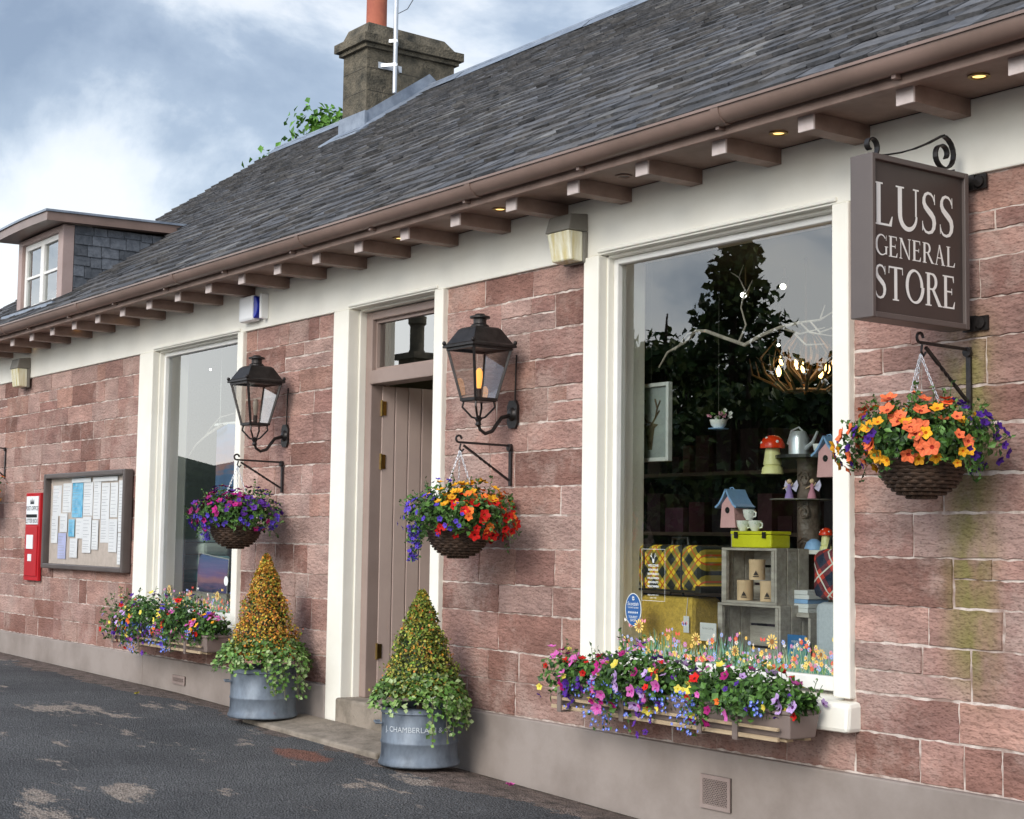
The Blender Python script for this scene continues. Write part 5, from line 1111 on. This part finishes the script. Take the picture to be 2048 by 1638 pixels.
c=P(1437,858,.40); t=thing('hanging_teacup_planter',c,'teacup of small flowers hanging on a thread in the window','planter')
mb=MB(); mb.lathe([(.001,0),(.02,0),(.038,.02),(.045,.045),(.04,.045),(.001,.02)],c,18); mb.build('bowl',mChina,t,smooth=True)
mb=MB(); mb.lathe([(.001,-.004),(.05,-.001),(.052,.003),(.001,.001)],c,18); mb.build('saucer',mBlueR,t,smooth=True)
mb=MB()
for i in range(22): bloom(mb,c+Vector((U(-.05,.07),U(-.03,.03),U(.04,.09))),rvec(),U(.010,.016),R.choice([(.9,.9,.85),(.9,.9,.85),(.7,.3,.4),(.2,.35,.1)]))
mb.build('flowers',mPetal,t)
mb=MB(); mb.tube([c+Vector((0,0,.05)),(c.x,c.y,2.88)],.0005,4); mb.build('thread',mGreyP,t)
x0,x1,z0,z1=rect(1628,1205,1680,1345,.33); t=thing('grey_case',((x0+x1)/2,.42,.69),'pale grey fabric case standing in the right corner of the window','case')
mb=MB(); mb.box(x0,x1+.15,.33,.49,.69,z1); mb.build('body',M('pale_grey_fabric',(.60,.65,.70),(.52,.57,.62),rough=.9,scale=80),t,bevel=.03); mb=MB(); mb.tube([(x0+.05,.42,z1),(x0+.06,.42,z1+.02),(x0+.16,.42,z1+.02),(x0+.17,.42,z1)],.007,6); mb.build('handle',mLeath,t); zg_=z1+.001
x0,x1,z0,z1=rect(1621,1098,1690,1200,.30); t=thing('tartan_bag',((x0+x1)/2,.39,zg_),'red tartan bag with black handles on top of the pale grey case','bag')
mb=MB(); mb.box(x0,x1+.12,.30,.48,max(z0,zg_),z1); mb.build('body',mTartR,t,bevel=.04); mb=MB(); mb.tube([(x0+.05,.36,z1-.01),(x0+.07,.36,z1+.05),(x0+.15,.36,z1+.05),(x0+.17,.36,z1-.01)],.007,6); mb.build('handle',mLeath,t)
x0,x1,z0,z1=rect(1588,1180,1624,1225,.42)
t=thing('book_stack',((x0+x1)/2,.47,z0),'stack of white and blue books on a low shelf in the window','books')
for k in range(5):
    mb=MB(); hh=(z1-z0)/5; mb.box(x0+U(0,.01),x1-U(0,.01),.40,.54,z0+k*hh,z0+(k+1)*hh-.001); mb.build('book',[mPap,mPap,mBlueR,mPap,mPap][k],t,bevel=.002)
mb=MB(); mb.box(x0-.02,x1+.01,.39,.55,z0-.02,z0-.001); mb.box(x0-.015,x0,.40,.54,.69,z0-.02); mb.box(x1-.005,x1+.009,.40,.54,.69,z0-.02); tag(mb.build('low_shelf',mCrate,loc=((x0+x1)/2,.47,.69)),'low grey wooden shelf unit under the stack of books','shelf')
x0,x1,z0,z1=rect(1400,1246,1432,1282,.24); t=thing('card_sign',((x0+x1)/2,.24,z0),'small white card reading Green Living in front of the crates','card')
mb=MB(); mb.box(x0,x1,.24,.244,z0,z1); mb.build('card',mPap,t); mb=MB(); text(mb,'Green Living',.015,((x0+x1)/2,.239,z1-.03),(1,0,0),(0,0,1)); mb.build('lettering',mInk,t)
mb=MB(); mb.box((x0+x1)/2-.004,(x0+x1)/2+.004,.245,.25,.62,z0+.03); mb.build('stake',mPine,t)
mNavy=M('navy_card',(.02,.18,.46),bump=0,rough=.5)
x0,x1,z0,z1=rect(1575,1270,1612,1330,.31); t=thing('blue_card',((x0+x1)/2,.31,.69),'small blue card with white words at the front of the display','card')
mb=MB(); mb.box(x0,x1,.31,.316,.69,z1); mb.build('card',mNavy,t); mb=MB(); text(mb,'more at',.02,((x0+x1)/2,.309,z1-.035),(1,0,0),(0,0,1)); text(mb,'home',.032,((x0+x1)/2,.309,z1-.065),(1,0,0),(0,0,1)); mb.build('lettering',mPap,t)
x0,x1,z0,z1=rect(1258,768,1342,924,.34)
t=thing('framed_picture',((x0+x1)/2,.34,z0),'white framed picture of a stag head hanging in the large window','picture')
mb=MB(); f=.020; mb.box(x0,x0+f,.32,.35,z0,z1);mb.box(x1-f,x1,.32,.35,z0,z1);mb.box(x0+f,x1-f,.32,.35,z0,z0+f);mb.box(x0+f,x1-f,.32,.35,z1-f,z1); mb.build('frame',M('white_frame',(.70,.72,.70),bump=0),t,bevel=.003)
mb=MB(); mb.box(x0+f,x1-f,.335,.348,z0+f,z1-f); mb.build('print',M('picture_paper',(.34,.38,.37),bump=0),t)
xm=(x0+x1)/2+.01; zm=(z0+z1)/2-.03; mb=MB(); y=.3335
mb.poly([(xm-.016,y,zm-.11),(xm+.016,y,zm-.11),(xm+.026,y,zm-.05),(xm+.036,y,zm),(xm+.065,y,zm+.018),(xm+.026,y,zm+.026),(xm,y,zm+.036),(xm-.026,y,zm+.026),(xm-.065,y,zm+.018),(xm-.036,y,zm),(xm-.026,y,zm-.05)])
for s_ in (1,-1):
    mb.tube([(xm+s_*.014,y,zm+.02),(xm+s_*.042,y,zm+.055),(xm+s_*.055,y,zm+.10),(xm+s_*.038,y,zm+.15)],.006,4); mb.tube([(xm+s_*.042,y,zm+.055),(xm+s_*.072,y,zm+.09)],.005,4); mb.tube([(xm+s_*.055,y,zm+.10),(xm+s_*.078,y,zm+.14)],.005,4)
mb.build('stag_motif',M('stag_brown',(.06,.035,.02),(.12,.09,.05),scale=60,bump=0),t)
mb=MB(); mb.tube([(xm,.34,z1),(xm,.34,2.89)],.0005,4); mb.build('hanging_wire',mGreyP,t)
mBranch=M('bleached_branch',(.50,.44,.37),(.30,.26,.22),scale=20,rough=.9,bump=.4)
def pxl(L_,Y): return [P(a,b,Y) for a,b in L_]
mb=MB()
mb.tube(pxl([(1318,735),(1335,705),(1370,685),(1392,662),(1412,662),(1450,676),(1490,690),(1520,672),(1560,655),(1600,645)],.35),[.004,.006,.007,.008,.009,.009,.010,.010,.009,.008],7)
mb.tube(pxl([(1478,684),(1492,650),(1482,615),(1490,580),(1478,555),(1487,530)],.35),[.006,.005,.004,.004,.003,.002],6)
mb.tube(pxl([(1392,662),(1375,668),(1350,700)],.33),.003,5)
for q in ([(1600,645),(1640,640),(1672,620)],[(1560,655),(1600,668),(1650,655)],[(1600,645),(1620,665),(1665,672)],[(1620,642),(1640,665),(1680,650)],[(1486,600),(1505,560)],[(1480,556),(1462,545)],[(1640,640),(1650,610)],[(1590,668),(1612,690),(1650,688)]): mb.tube(pxl(q,.36),[.005]*(len(q)-1)+[.002],5)
tag(mb.build('branch',mBranch,smooth=True,loc=P(1490,690,.35)),'pale bleached branch hanging across the top of the large window','branch')
mAnt=M('antler_horn',(.13,.075,.035),(.06,.035,.018),scale=15,rough=.4); mBl=M('warm_bulb',(1,.62,.22),(1,.55,.2),emit=9,bump=0)
cc=P(1612,765,1.5); t=thing('antler_chandelier',cc,'brown antler chandelier with small glowing bulbs inside the shop','chandelier')
mb=MB()
for k in range(12):
    a=2*math.pi*k/12; u=Vector((math.cos(a),math.sin(a),0)); v=Vector((-u.y,u.x,0)); e_=U(.9,1.15); lv=Zv*(.05 if k%2 else 0)
    mb.tube([cc+u*.04+Zv*-.04,cc+u*.12-Zv*.05+v*.03,cc+u*.20*e_-Zv*.0+v*.06+lv,cc+u*.23*e_+Zv*.09+v*.05+lv,cc+u*.17+Zv*.20+lv],[.01,.01,.009,.007,.002],6); mb.tube([cc+u*.18-Zv*.01+v*.05,cc+u*.26*e_+Zv*.04+v*.1,cc+u*.27*e_+Zv*.13+v*.12],[.008,.006,.002],5); mb.tube([cc+u*.22*e_+Zv*.06+v*.05+lv,cc+u*.28+Zv*.14-v*.03],[.006,.002],5)
for k in range(9):
    a=2*math.pi*k/9+.2; u=Vector((math.cos(a),math.sin(a),0)); v=Vector((-u.y,u.x,0)); mb.tube([cc+u*.02,cc+u*.10+Zv*.08,cc+u*.13+Zv*.19+v*.03,cc+u*.05+Zv*.30],[.01,.009,.007,.002],6); mb.tube([cc+u*.11+Zv*.12,cc+u*.19+Zv*.22-v*.04],[.006,.002],5)
mb.tube([cc-Zv*.05,(cc.x,cc.y,2.9)],.007,6)
mb.build('antler_ring',mAnt,t,smooth=True)
for k in range(7):
    a=2*math.pi*k/7; u=Vector((math.cos(a),math.sin(a),0)); mb=MB(); mb.lathe([(.007,0),(.015,.016),(.014,.036),(.001,.064)],cc+u*.16+Zv*(.04+.05*(k%2)),10); mb.build('candle_bulb',mBl,t,smooth=True)
ld=bpy.data.lights.new('chandelier_glow','POINT'); ld.energy=7; ld.color=(1,.62,.3); ld.shadow_soft_size=.2; lo=bpy.data.objects.new('chandelier_glow',ld); COL.objects.link(lo); lo.location=cc+Zv*.10
mSpot=M('spot_lamp_face',(1,.93,.8),(1,.9,.75),emit=10,bump=0)
k=0
for (px,py,Y,lb) in ((1487,590,1.4,'small ceiling spotlight glowing above the branch tip'),(1566,573,1.6,'small ceiling spotlight glowing right of the branch tip'),(1405,558,1.7,'small ceiling spotlight glowing in the upper left of the large window'),(1557,690,2.6,'small distant spotlight glowing left of the chandelier'),(421,739,1.1,'small ceiling spotlight glowing in the top of the tall left window')):
    c=P(px,py,Y); t=thing('ceiling_spotlight',c,lb,'spotlight','glowing ceiling spotlights'); r_=.022 if k<2 else .013; k+=1
    mb=MB(); dv=Vector((.5,-.7,-.5)).normalized(); mb.lathe([(r_,0),(r_*1.2,-.01),(r_*1.1,-.09),(.001,-.1)],c,14,axis=dv); mb.tube([c-dv*.06,(c.x-dv.x*.06,c.y-dv.y*.06,2.9)],.006,6); mb.build('lamp_can',mGreyP,t,smooth=True)
    mb=MB(); mb.lathe([(.001,0.001),(r_*.8,.001)],c,12,axis=dv); mb.build('lamp_face',mSpot,t)
t=thing('stock_shelving',(-5.2,2.6,dz0),'dark shelving with dim stock at the back of the shop behind the large window','shelving')
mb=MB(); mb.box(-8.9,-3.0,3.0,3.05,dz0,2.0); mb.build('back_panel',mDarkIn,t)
mGoods=M('dim_stock_goods',(.3,.3,.3),(.15,.15,.15),rough=.7,bump=0,attr=True)
for k in range(4):
    z=.5+k*.42; mb=MB(); mb.box(-8.9,-3.0,2.6,3.0,z,z+.025); mb.build('shelf_board',mShelf,t)
    mb=MB(); x=-8.8
    while x<-3.1:
        w_=U(.06,.2); hh=U(.1,.32); g=U(.02,.12); mb.box(x,x+w_,2.65,2.9,z+.026,z+.026+hh,0,(g*U(.8,2.5)*3,g*U(.6,1.3)*3,g*U(.5,1.6)*3)); x+=w_+U(.01,.1)
    o=mb.build('stock',mGoods,t); o['kind']='stuff'
# ---- window lettering / decals
mDecW=M('white_vinyl',(.82,.84,.82),bump=0,rough=.6); mDecB=M('navy_vinyl',(.02,.10,.30),bump=0,rough=.5)
Yg=YGL-.004
x0,x1,z0,z1=rect(1249,1186,1281,1252,Yg); x0+=.006; x1+=.006; cx_=(x0+x1)/2; cz=(z0+z1)/2; rx=(x1-x0)/2; rz=(z1-z0)/2
mb=MB(); n=32
mb.poly([(cx_+rx*math.cos(2*math.pi*i/n),Yg,cz+rz*math.sin(2*math.pi*i/n)) for i in range(n)],1)
mb.poly([(cx_+rx*.93*math.cos(2*math.pi*i/n),Yg-.0006,cz+rz*.95*math.sin(2*math.pi*i/n)) for i in range(n)],0)
text(mb,'Scottish',.026,(cx_,Yg-.0012,cz+.02),(1,0,0),(0,0,1),1); text(mb,'TOURIST BOARD',.0105,(cx_,Yg-.0012,cz+.006),(1,0,0),(0,0,1),1); text(mb,'TOURIST',.0165,(cx_,Yg-.0012,cz-.042),(1,0,0),(0,0,1),1); text(mb,'SHOP',.0165,(cx_,Yg-.0012,cz-.058),(1,0,0),(0,0,1),1)
for k in range(5):
    sx_=cx_+(k-2)*.0155; pts=[]
    for i in range(10): rr=.0075 if i%2==0 else .003; a=math.pi/2+i*math.pi/5; pts.append((sx_+rr*math.cos(a),Yg-.0012,cz-.014+rr*math.sin(a)))
    mb.poly(pts,1)
mb.lathe([(.004,0),(.008,.0)],(cx_,Yg-.0012,cz+.053),12,1,axis=(0,-1,0)); mb.poly([(cx_-.009,Yg-.0012,cz+.058),(cx_+.009,Yg-.0012,cz+.058),(cx_+.005,Yg-.0012,cz+.066),(cx_,Yg-.0012,cz+.062),(cx_-.005,Yg-.0012,cz+.066)],1); mb.tube([(cx_,Yg-.0014,cz+.045),(cx_+.012,Yg-.0014,cz+.05)],.001,4,1)
o=mb.build('tourist_shop_sticker',[mDecB,mDecW],wl2); o['label']='navy oval Scottish tourist shop sticker with five stars'
x0,x1,z0,z1=rect(1283,1098,1330,1202,Yg); cx_=(x0+x1)/2
mb=MB()
for (a,b,c,d_) in ((x0,x1,z1-.0015,z1),(x0,x1,z0,z0+.0015),(x0,x0+.0015,z0,z1),(x1-.0015,x1,z0,z1)): mb.poly([(a,Yg,c),(b,Yg,c),(b,Yg,d_),(a,Yg,d_)])
for i,(s_,sz) in enumerate((('WELCOME',.016),('BIENVENUE',.014),('BIENVENIDO',.014),('WILLKOMMEN',.013),('BENVENUTI',.014),('VELKOMMEN',.014))): text(mb,s_,sz,(cx_,Yg,z1-.085-.020*i),(1,0,0),(0,0,1),bold=.0004)
text(mb,'OPEN EVERY DAY',.010,(cx_,Yg,z0+.025),(1,0,0),(0,0,1)); text(mb,'10.00 - 17.00',.009,(cx_,Yg,z0+.012),(1,0,0),(0,0,1))
zc_=z1-.045
mb.poly([(cx_-.005,Yg,zc_-.022),(cx_+.005,Yg,zc_-.022),(cx_+.008,Yg,zc_-.004),(cx_-.008,Yg,zc_-.004)])
for s_ in (1,-1): mb.tube([(cx_+s_*.004,Yg,zc_-.005),(cx_+s_*.012,Yg,zc_+.008),(cx_+s_*.014,Yg,zc_+.024)],.0014,4); mb.tube([(cx_+s_*.012,Yg,zc_+.006),(cx_+s_*.022,Yg,zc_+.014)],.0014,4)
o=mb.build('welcome_lettering',mDecW,wl2); o['label']='white welcome lettering in a thin outlined panel'
mDec=M('decal_print',(1.1,1.1,1.1),(.9,.9,.9),bump=0,rough=.6,attr=True)
def meadow(xa,xb,z0,hmax,par,n):
    mb=MB(); GR=[(.07,.22,.10),(.14,.30,.16),(.18,.34,.28),(.28,.36,.10),(.08,.24,.22),(.38,.44,.30)]; FL=[(.80,.28,.36),(.85,.52,.12),(.60,.22,.50),(.80,.74,.68),(.75,.10,.07),(.35,.45,.80),(.88,.70,.20)]
    for i in range(n):
        x=U(xa,xb); hh=hmax*(.10+.62*R.random()**1.8)*(1+.3*math.sin(x*14)); b=U(-.035,.035); y=Yg-.0001*(i%20); w_=U(.0015,.0045); c=R.choice(GR)
        mb.poly([(x-w_*.4,y,z0),(x+w_*.4,y,z0),(x+b*.4+w_,y,z0+hh*.5),(x+b,y,z0+hh),(x+b*.4-w_,y,z0+hh*.5)],0,c)
        if R.random()<.30:
            rr=U(.006,.016); c=R.choice(FL); k=R.choice((5,6,8)); pts=[]
            for j in range(k*2): r2_=rr if j%2==0 else rr*.55; a=j*math.pi/k; pts.append((x+b+r2_*math.cos(a),y-.0030,z0+hh+r2_*math.sin(a)))
            mb.poly(pts,0,c); mb.poly([(x+b+rr*.3*math.cos(j),y-.0034,z0+hh+rr*.3*math.sin(j)) for j in range(6)],0,(.5,.3,.05))
    for (u,v,rr) in ((.10,.85,.036),(.38,.62,.032),(.72,.72,.036),(.92,.5,.026),(.56,.4,.026)):
        x=xa+(xb-xa)*u; z=z0+hmax*v; mb.poly([(x-.002,Yg-.004,z0),(x+.002,Yg-.004,z0),(x+.001,Yg-.004,z),(x-.001,Yg-.004,z)],0,GR[0]); c=[(.80,.42,.42),(.85,.58,.16)][int(u*10)%2]
        for j in range(11):
            a=j*2*math.pi/11; mb.poly([(x+rr*.3*math.cos(a),Yg-.0063,z+rr*.3*math.sin(a)),(x+rr*.8*math.cos(a-.2),Yg-.0063,z+rr*.8*math.sin(a-.2)),(x+rr*math.cos(a),Yg-.0063,z+rr*math.sin(a)),(x+rr*.8*math.cos(a+.2),Yg-.0063,z+rr*.8*math.sin(a+.2))],0,c)
        mb.poly([(x+rr*.36*math.cos(j*.7),Yg-.0066,z+rr*.36*math.sin(j*.7)) for j in range(9)],0,(.3,.13,.03))
    for i in range(9):
        x=U(xa,xb); z=z0+hmax*U(.7,1.05); c=R.choice(FL)
        for s_ in (1,-1): mb.poly([(x,Yg,z),(x+s_*.014,Yg,z+.012),(x+s_*.016,Yg,z-.002),(x+s_*.008,Yg,z-.01)],0,c)
    o=mb.build('meadow_decal',mDec,par); o['label']='printed meadow flower decal along the bottom of the glass'
zgb=ZSILL1+.073
meadow(WN[1]['l']+.06,WN[1]['r']-.05,zgb,.17,wl2,900); meadow(WN[0]['l']+.06,WN[0]['r']-.05,zgb,.16,wl1,700)
# ---- left window goods
def grad(name,stops,z0,z1):
    m=bpy.data.materials.new(name); m.use_nodes=True; nt=m.node_tree; L=nt.links; b=nt.nodes['Principled BSDF']; b.inputs['Roughness'].default_value=.8
    g=nd(nt,'ShaderNodeNewGeometry'); s=nd(nt,'ShaderNodeSeparateXYZ'); L.new(g.outputs['Position'],s.inputs[0])
    nz=nd(nt,'ShaderNodeTexNoise'); nz.inputs['Scale'].default_value=9; nz.inputs['Detail'].default_value=5; mp=nd(nt,'ShaderNodeMapping'); mp.inputs['Scale'].default_value=(.5,.5,3); L.new(g.outputs['Position'],mp.inputs[0]); L.new(mp.outputs[0],nz.inputs['Vector'])
    mr=nd(nt,'ShaderNodeMapRange'); mr.inputs[1].default_value=z0; mr.inputs[2].default_value=z1; L.new(s.outputs[2],mr.inputs[0])
    q=nd(nt,'ShaderNodeMath',operation='MULTIPLY_ADD'); L.new(nz.outputs[0],q.inputs[0]); q.inputs[1].default_value=.45; L.new(mr.outputs[0],q.inputs[2])
    q2=nd(nt,'ShaderNodeMath',operation='SUBTRACT'); L.new(q.outputs[0],q2.inputs[0]); q2.inputs[1].default_value=.22
    cr=nd(nt,'ShaderNodeValToRGB'); e=cr.color_ramp.elements
    e[0].position=stops[0][0]; e[0].color=(*stops[0][1],1); e[1].position=stops[-1][0]; e[1].color=(*stops[-1][1],1)
    for p_,c in stops[1:-1]: x=e.new(p_); x.color=(*c,1)
    L.new(q2.outputs[0],cr.inputs[0]); L.new(cr.outputs[0],b.inputs['Base Color']); return m
x0,x1,z0,z1=rect(432,845,520,1000,.35)
mBan=grad('seascape_print',[(0,(.06,.13,.28)),(.35,(.09,.18,.36)),(.5,(.42,.20,.18)),(.62,(.22,.13,.24)),(1,(.09,.20,.42))],z0,z1)
t=thing('seascape_banner',((x0+x1)/2,.35,z0),'hanging fabric print of a blue and orange sunset sea in the tall left window','banner')
V=[];n=14
for i in range(n+1):
    x=x0+(x1-x0)*i/n
    for z in (z0,(z0+z1)/2,z1): V.append((x,.35+.012*math.sin(i*1.1),z))
mb=MB(); mb.grid(V,[(i*3+k,(i+1)*3+k,(i+1)*3+k+1,i*3+k+1) for i in range(n) for k in range(2)]); mb.build('cloth',mBan,t,smooth=True)
mb=MB(); mb.tube([(x0-.03,.35,z1),(x1,.35,z1)],.012,8); mb.tube([(x0+.05,.35,z1),(x0+.05,.35,2.9)],.002,4); mb.build('hanging_rail',mWhite,t)
def cushion(xm,z0,w_,hh,Y,mat,label,tilt=0):
    t=thing('cushion',(xm,Y,z0),label,'cushion'); V=[];Fc=[];n=10
    for sgn in (-1,1):
        for i in range(n+1):
            for j in range(n+1):
                u=-1+2*i/n;v=-1+2*j/n; k=(1-u*u)**.5*(1-v*v)**.5 if abs(u)<1 and abs(v)<1 else 0
                su=u*(1-.06*(1-v*v)); sv=v*(1-.06*(1-u*u)); dx=w_/2*su; dz=hh/2*sv; ca,sa_=math.cos(tilt),math.sin(tilt)
                V.append((xm+dx*ca-dz*sa_,Y+sgn*.06*k,z0+hh/2+dx*sa_+dz*ca))
    N=(n+1)**2
    for s_ in (0,1):
        for i in range(n):
            for j in range(n): a=s_*N+i*(n+1)+j; Fc.append((a,a+1,a+n+2,a+n+1) if s_ else (a,a+n+1,a+n+2,a+1))
    mb=MB(); mb.grid(V,Fc); mb.build('cover',mat,t,smooth=True)
    mb=MB(); mb.tube([V[0],V[n],V[N-1],V[N-1-n],V[0]],.004,5); mb.build('piping',mWhite,t)
mCu=grad('sunset_cushion',[(0,(.05,.05,.14)),(.3,(.10,.09,.26)),(.5,(.55,.25,.30)),(.65,(.28,.17,.40)),(1,(.10,.18,.42))],.78,1.12)
x0,x1,z0,z1=rect(396,1112,456,1190,.38); cushion((x0+x1)/2,z0,x1-x0,z1-z0,.38,mCu,'cushion printed with a violet and pink sunset sea in the tall left window',-.08)
mb=MB(); mb.box(x0-.1,x1+.1,.32,.49,.69,z0+.02); tag(mb.build('display_plinth',mCrate,loc=((x0+x1)/2,.4,.69),bevel=.01),'pale grey display plinth under the sunset cushion','plinth')
mTeal=grad('sea_cushion',[(0,(.5,.64,.64)),(.4,(.14,.50,.58)),(.6,(.7,.8,.8)),(1,(.2,.55,.7))],1.05,1.45)
tq=[M('teal_towel',(.14,.52,.60),rough=.95),mTeal,M('pale_green_towel',(.75,.85,.77),rough=.95),mTeal,M('deep_teal_towel',(.08,.32,.42),rough=.95)]
for k,(py0,py1) in enumerate(((1140,1165),(1110,1139),(1085,1109),(1055,1084),(1030,1054))):
    x0,x1,z0,z1=rect(352+k*2,py0,424-k*3,py1,.42); c=thing('folded_towel',((x0+x1)/2,.5,z0),['bottom','second','third','fourth','top'][k]+' folded towel of the teal and white pile in the tall left window','towel','pile of folded towels')
    mb=MB(); mb.box(x0,x1-.1,.42,.66,z0,z1-.002); mb.build('folded_cloth',tq[k],c,bevel=.03)
    if k==0: zt0_=z0; tx0,tx1=x0,x1-.1
mb=MB(); mb.box(tx0-.03,tx1+.0,.42,.7,.69,zt0_-.001); tag(mb.build('towel_stand',mShelf,loc=((tx0+tx1)/2,.5,.69),bevel=.005),'wooden stand under the pile of towels in the left window','stand')
mb=MB(); mb.tube(pxl([(378,912),(392,890),(412,872),(432,858),(445,850)],.3),[.004,.008,.01,.012,.012],6); mb.tube(pxl([(412,872),(420,858),(440,835),(470,826)],.3),[.007,.006,.005,.003],6); tag(mb.build('branch',mBranch,smooth=True,loc=P(412,872,.3)),'short bleached branch hanging in the tall left window','branch')
mb=MB(); c=P(452,1162,Yg); mb.lathe([(.001,0),(.035,0)],c,20,0,axis=(0,-1,0)); mb.build('round_sticker',mDecW,wl1)
mb=MB(); x0,x1,z0,z1=rect(356,975,400,1020,1.9); mb.box(x0,x1,1.9,1.93,z0,z1); tag(mb.build('wall_picture',mPap,loc=(x0,1.9,z0)),'pale framed print deep inside the shop seen through the left window','picture')
# ---------------------------------------------------------------- TREES
def tree(x,y,z0,ht,rw,label,cols,n=2600,ls=.3,conifer=False,seed=1,trunk_r=.2,crown0=.3,group=None):
    r=random.Random(seed); th=thing('tree',(x,y,z0),label,'tree',group)
    mb=MB(); mb.tube([(x,y,z0),(x+.05*ht*r.uniform(-1,1)*.3,y,z0+ht*.35),(x,y+.02*ht,z0+ht*.7),(x,y,z0+ht*.93)],[trunk_r,trunk_r*.75,trunk_r*.45,trunk_r*.1],8)
    cl=[]
    if conifer:
        for k in range(46):
            f=k/46; zz=z0+ht*(crown0+(1-crown0)*f); a=k*2.4; rr=rw*(1-f)**.6*r.uniform(.5,1); e_=Vector((x+rr*math.cos(a),y+rr*math.sin(a),zz-rr*.05)); mb.tube([(x,y,zz),e_],[trunk_r*.15,.01],5)
            for t in (.4,.75,1): cl.append((Vector((x,y,zz)).lerp(e_,t),.28*rw*(1-f*.5)*r.uniform(.6,1.1)))
    else:
        for k in range(30):
            v=rvec(r); v.z=abs(v.z)*.9-.25; c=Vector((x,y,z0+ht*(crown0+(1-crown0)*.45)))+Vector((v.x*rw*.8,v.y*rw*.8,v.z*ht*(1-crown0)*.5)); mb.tube([(x,y,z0+ht*(crown0+.1*r.random())),(Vector((x,y,c.z))+c)/2-Vector((0,0,.1*ht*.3)),c],[trunk_r*.4,trunk_r*.2,.01],5); cl.append((c,rw*r.uniform(.22,.42)))
    mb.build('trunk',mBark,th,smooth=True)
    fo=MB()
    for i in range(n):
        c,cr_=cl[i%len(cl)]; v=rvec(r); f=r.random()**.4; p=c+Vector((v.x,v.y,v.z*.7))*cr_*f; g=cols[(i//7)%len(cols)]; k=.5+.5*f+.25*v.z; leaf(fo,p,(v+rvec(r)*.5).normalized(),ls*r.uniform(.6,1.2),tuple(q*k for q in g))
    fo.build('crown',mLeaf,th); return th
GT=[(.06,.12,.03),(.10,.17,.035),(.035,.07,.02),(.16,.20,.05),(.05,.10,.03)]
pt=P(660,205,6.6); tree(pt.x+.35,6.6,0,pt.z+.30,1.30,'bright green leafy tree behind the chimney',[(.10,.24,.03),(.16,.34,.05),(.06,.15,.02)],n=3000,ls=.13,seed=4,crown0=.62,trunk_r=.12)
pt=P(918,140,7.5); tree(pt.x,7.5,0,pt.z+.12,1.0,'green tree tip just showing over the ridge right of the chimney',[(.10,.24,.03),(.14,.30,.05)],n=1500,ls=.12,seed=9,crown0=.6,trunk_r=.1)
def mirror(px,py,Yt,yp=YGL):
    q=P(px,py,yp); d=ray(px,py); d=Vector((d.x,-d.y,d.z)); return q+d*((Yt-q.y)/d.y)
tl=['tall dark spreading tree across the road','broad dark tree across the road, left of the tallest one','bushy dark tree across the road, right of the tallest one','low round tree at the far side of the road','spreading tree at the right end of the far side of the road','rounded tree beyond the tallest one across the road','small bushy tree beside the road bend','leafy tree standing furthest right across the road']
for i,(px,py,Yt,rw,con,nn_) in enumerate(((1475,485,-20,2.6,True,4600),(1335,585,-20,2.2,False,3200),(1560,640,-21,1.9,False,2400),(1268,620,-23,2.4,False,2400),(1680,620,-16,1.4,False,2000),(1410,600,-25,2.8,False,2400),(1500,700,-17,2.6,False,2400),(1620,700,-19,2.2,False,2200))):
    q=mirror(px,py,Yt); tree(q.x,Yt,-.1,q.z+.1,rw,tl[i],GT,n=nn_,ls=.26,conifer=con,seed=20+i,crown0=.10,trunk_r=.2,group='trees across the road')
q=mirror(835,632,-15.6,.14); cx_,cz_=q.x,q.z
t=thing('cottage',(cx_,-17.5,0),'stone cottage with slate roof and tall chimney across the road','house')
zr=min(3.2,cz_*.45)
mb=MB(); mb.box(cx_-4,cx_+4,-20,-15.5,-.3,zr); mb.build('wall',mMortar,t)
mb=MB(); mb.grid([(cx_-4.2,-15.2,zr),(cx_+4.2,-15.2,zr),(cx_+4.2,-17.7,zr+1.9),(cx_-4.2,-17.7,zr+1.9),(cx_-4.2,-20.3,zr),(cx_+4.2,-20.3,zr)],[(0,1,2,3),(3,2,5,4),(0,3,4),(1,5,2)],0,(.09,.09,.1)); mb.build('roof',mSlate,t)
mb=MB(); mb.box(cx_-.36,cx_+.36,-15.9,-15.3,zr-.1,cz_-1.1); mb.box(cx_-.46,cx_+.46,-15.98,-15.22,cz_-1.1,cz_-.95); c2_=mb.build('chimney',mConc,t)
mb=MB(); mb.lathe([(.24,0),(.18,.1),(.18,.7),(.23,.75),(.23,.93)],(cx_,-15.6,cz_-.95),16); mb.build('chimney_pot',mConc,c2_,smooth=True)
for k in (-2.5,2.5):
    mb=MB(); mb.box(cx_+k-.5,cx_+k+.5,-15.49,-15.44,.9,2.1); f=mb.build('window',mWhite,t); mb=MB(); mb.box(cx_+k-.42,cx_+k+.42,-15.435,-15.43,.98,2.02); mb.build('pane',mDarkIn,f)
mb=MB(); mb.box(cx_-.45,cx_+.45,-15.49,-15.44,-.1,2.0); mb.build('door',mTaupeD,t)
for (px,py,c,lb) in ((1018,1561,(.7,.1,.4),'fallen pink blossom on the ground right of the lettered tub'),(275,1382,(.7,.6,.1),'fallen yellow leaf on the ground below the left window')):
    p=PZ(px,py,GZ(PZ(px,py,0).x,-1)+.01); p.z=GZ(p.x,p.y)+.012; mb=MB()
    for j in range(3): bloom(mb,p+Vector((U(-.01,.01),U(-.01,.01),.004*j)),Vector((U(-.3,.3),U(-.3,.3),1)),.02,c)
    tag(mb.build('fallen_blossom',mPetal,loc=p),lb,'petal')
bpy.context.view_layer.update()
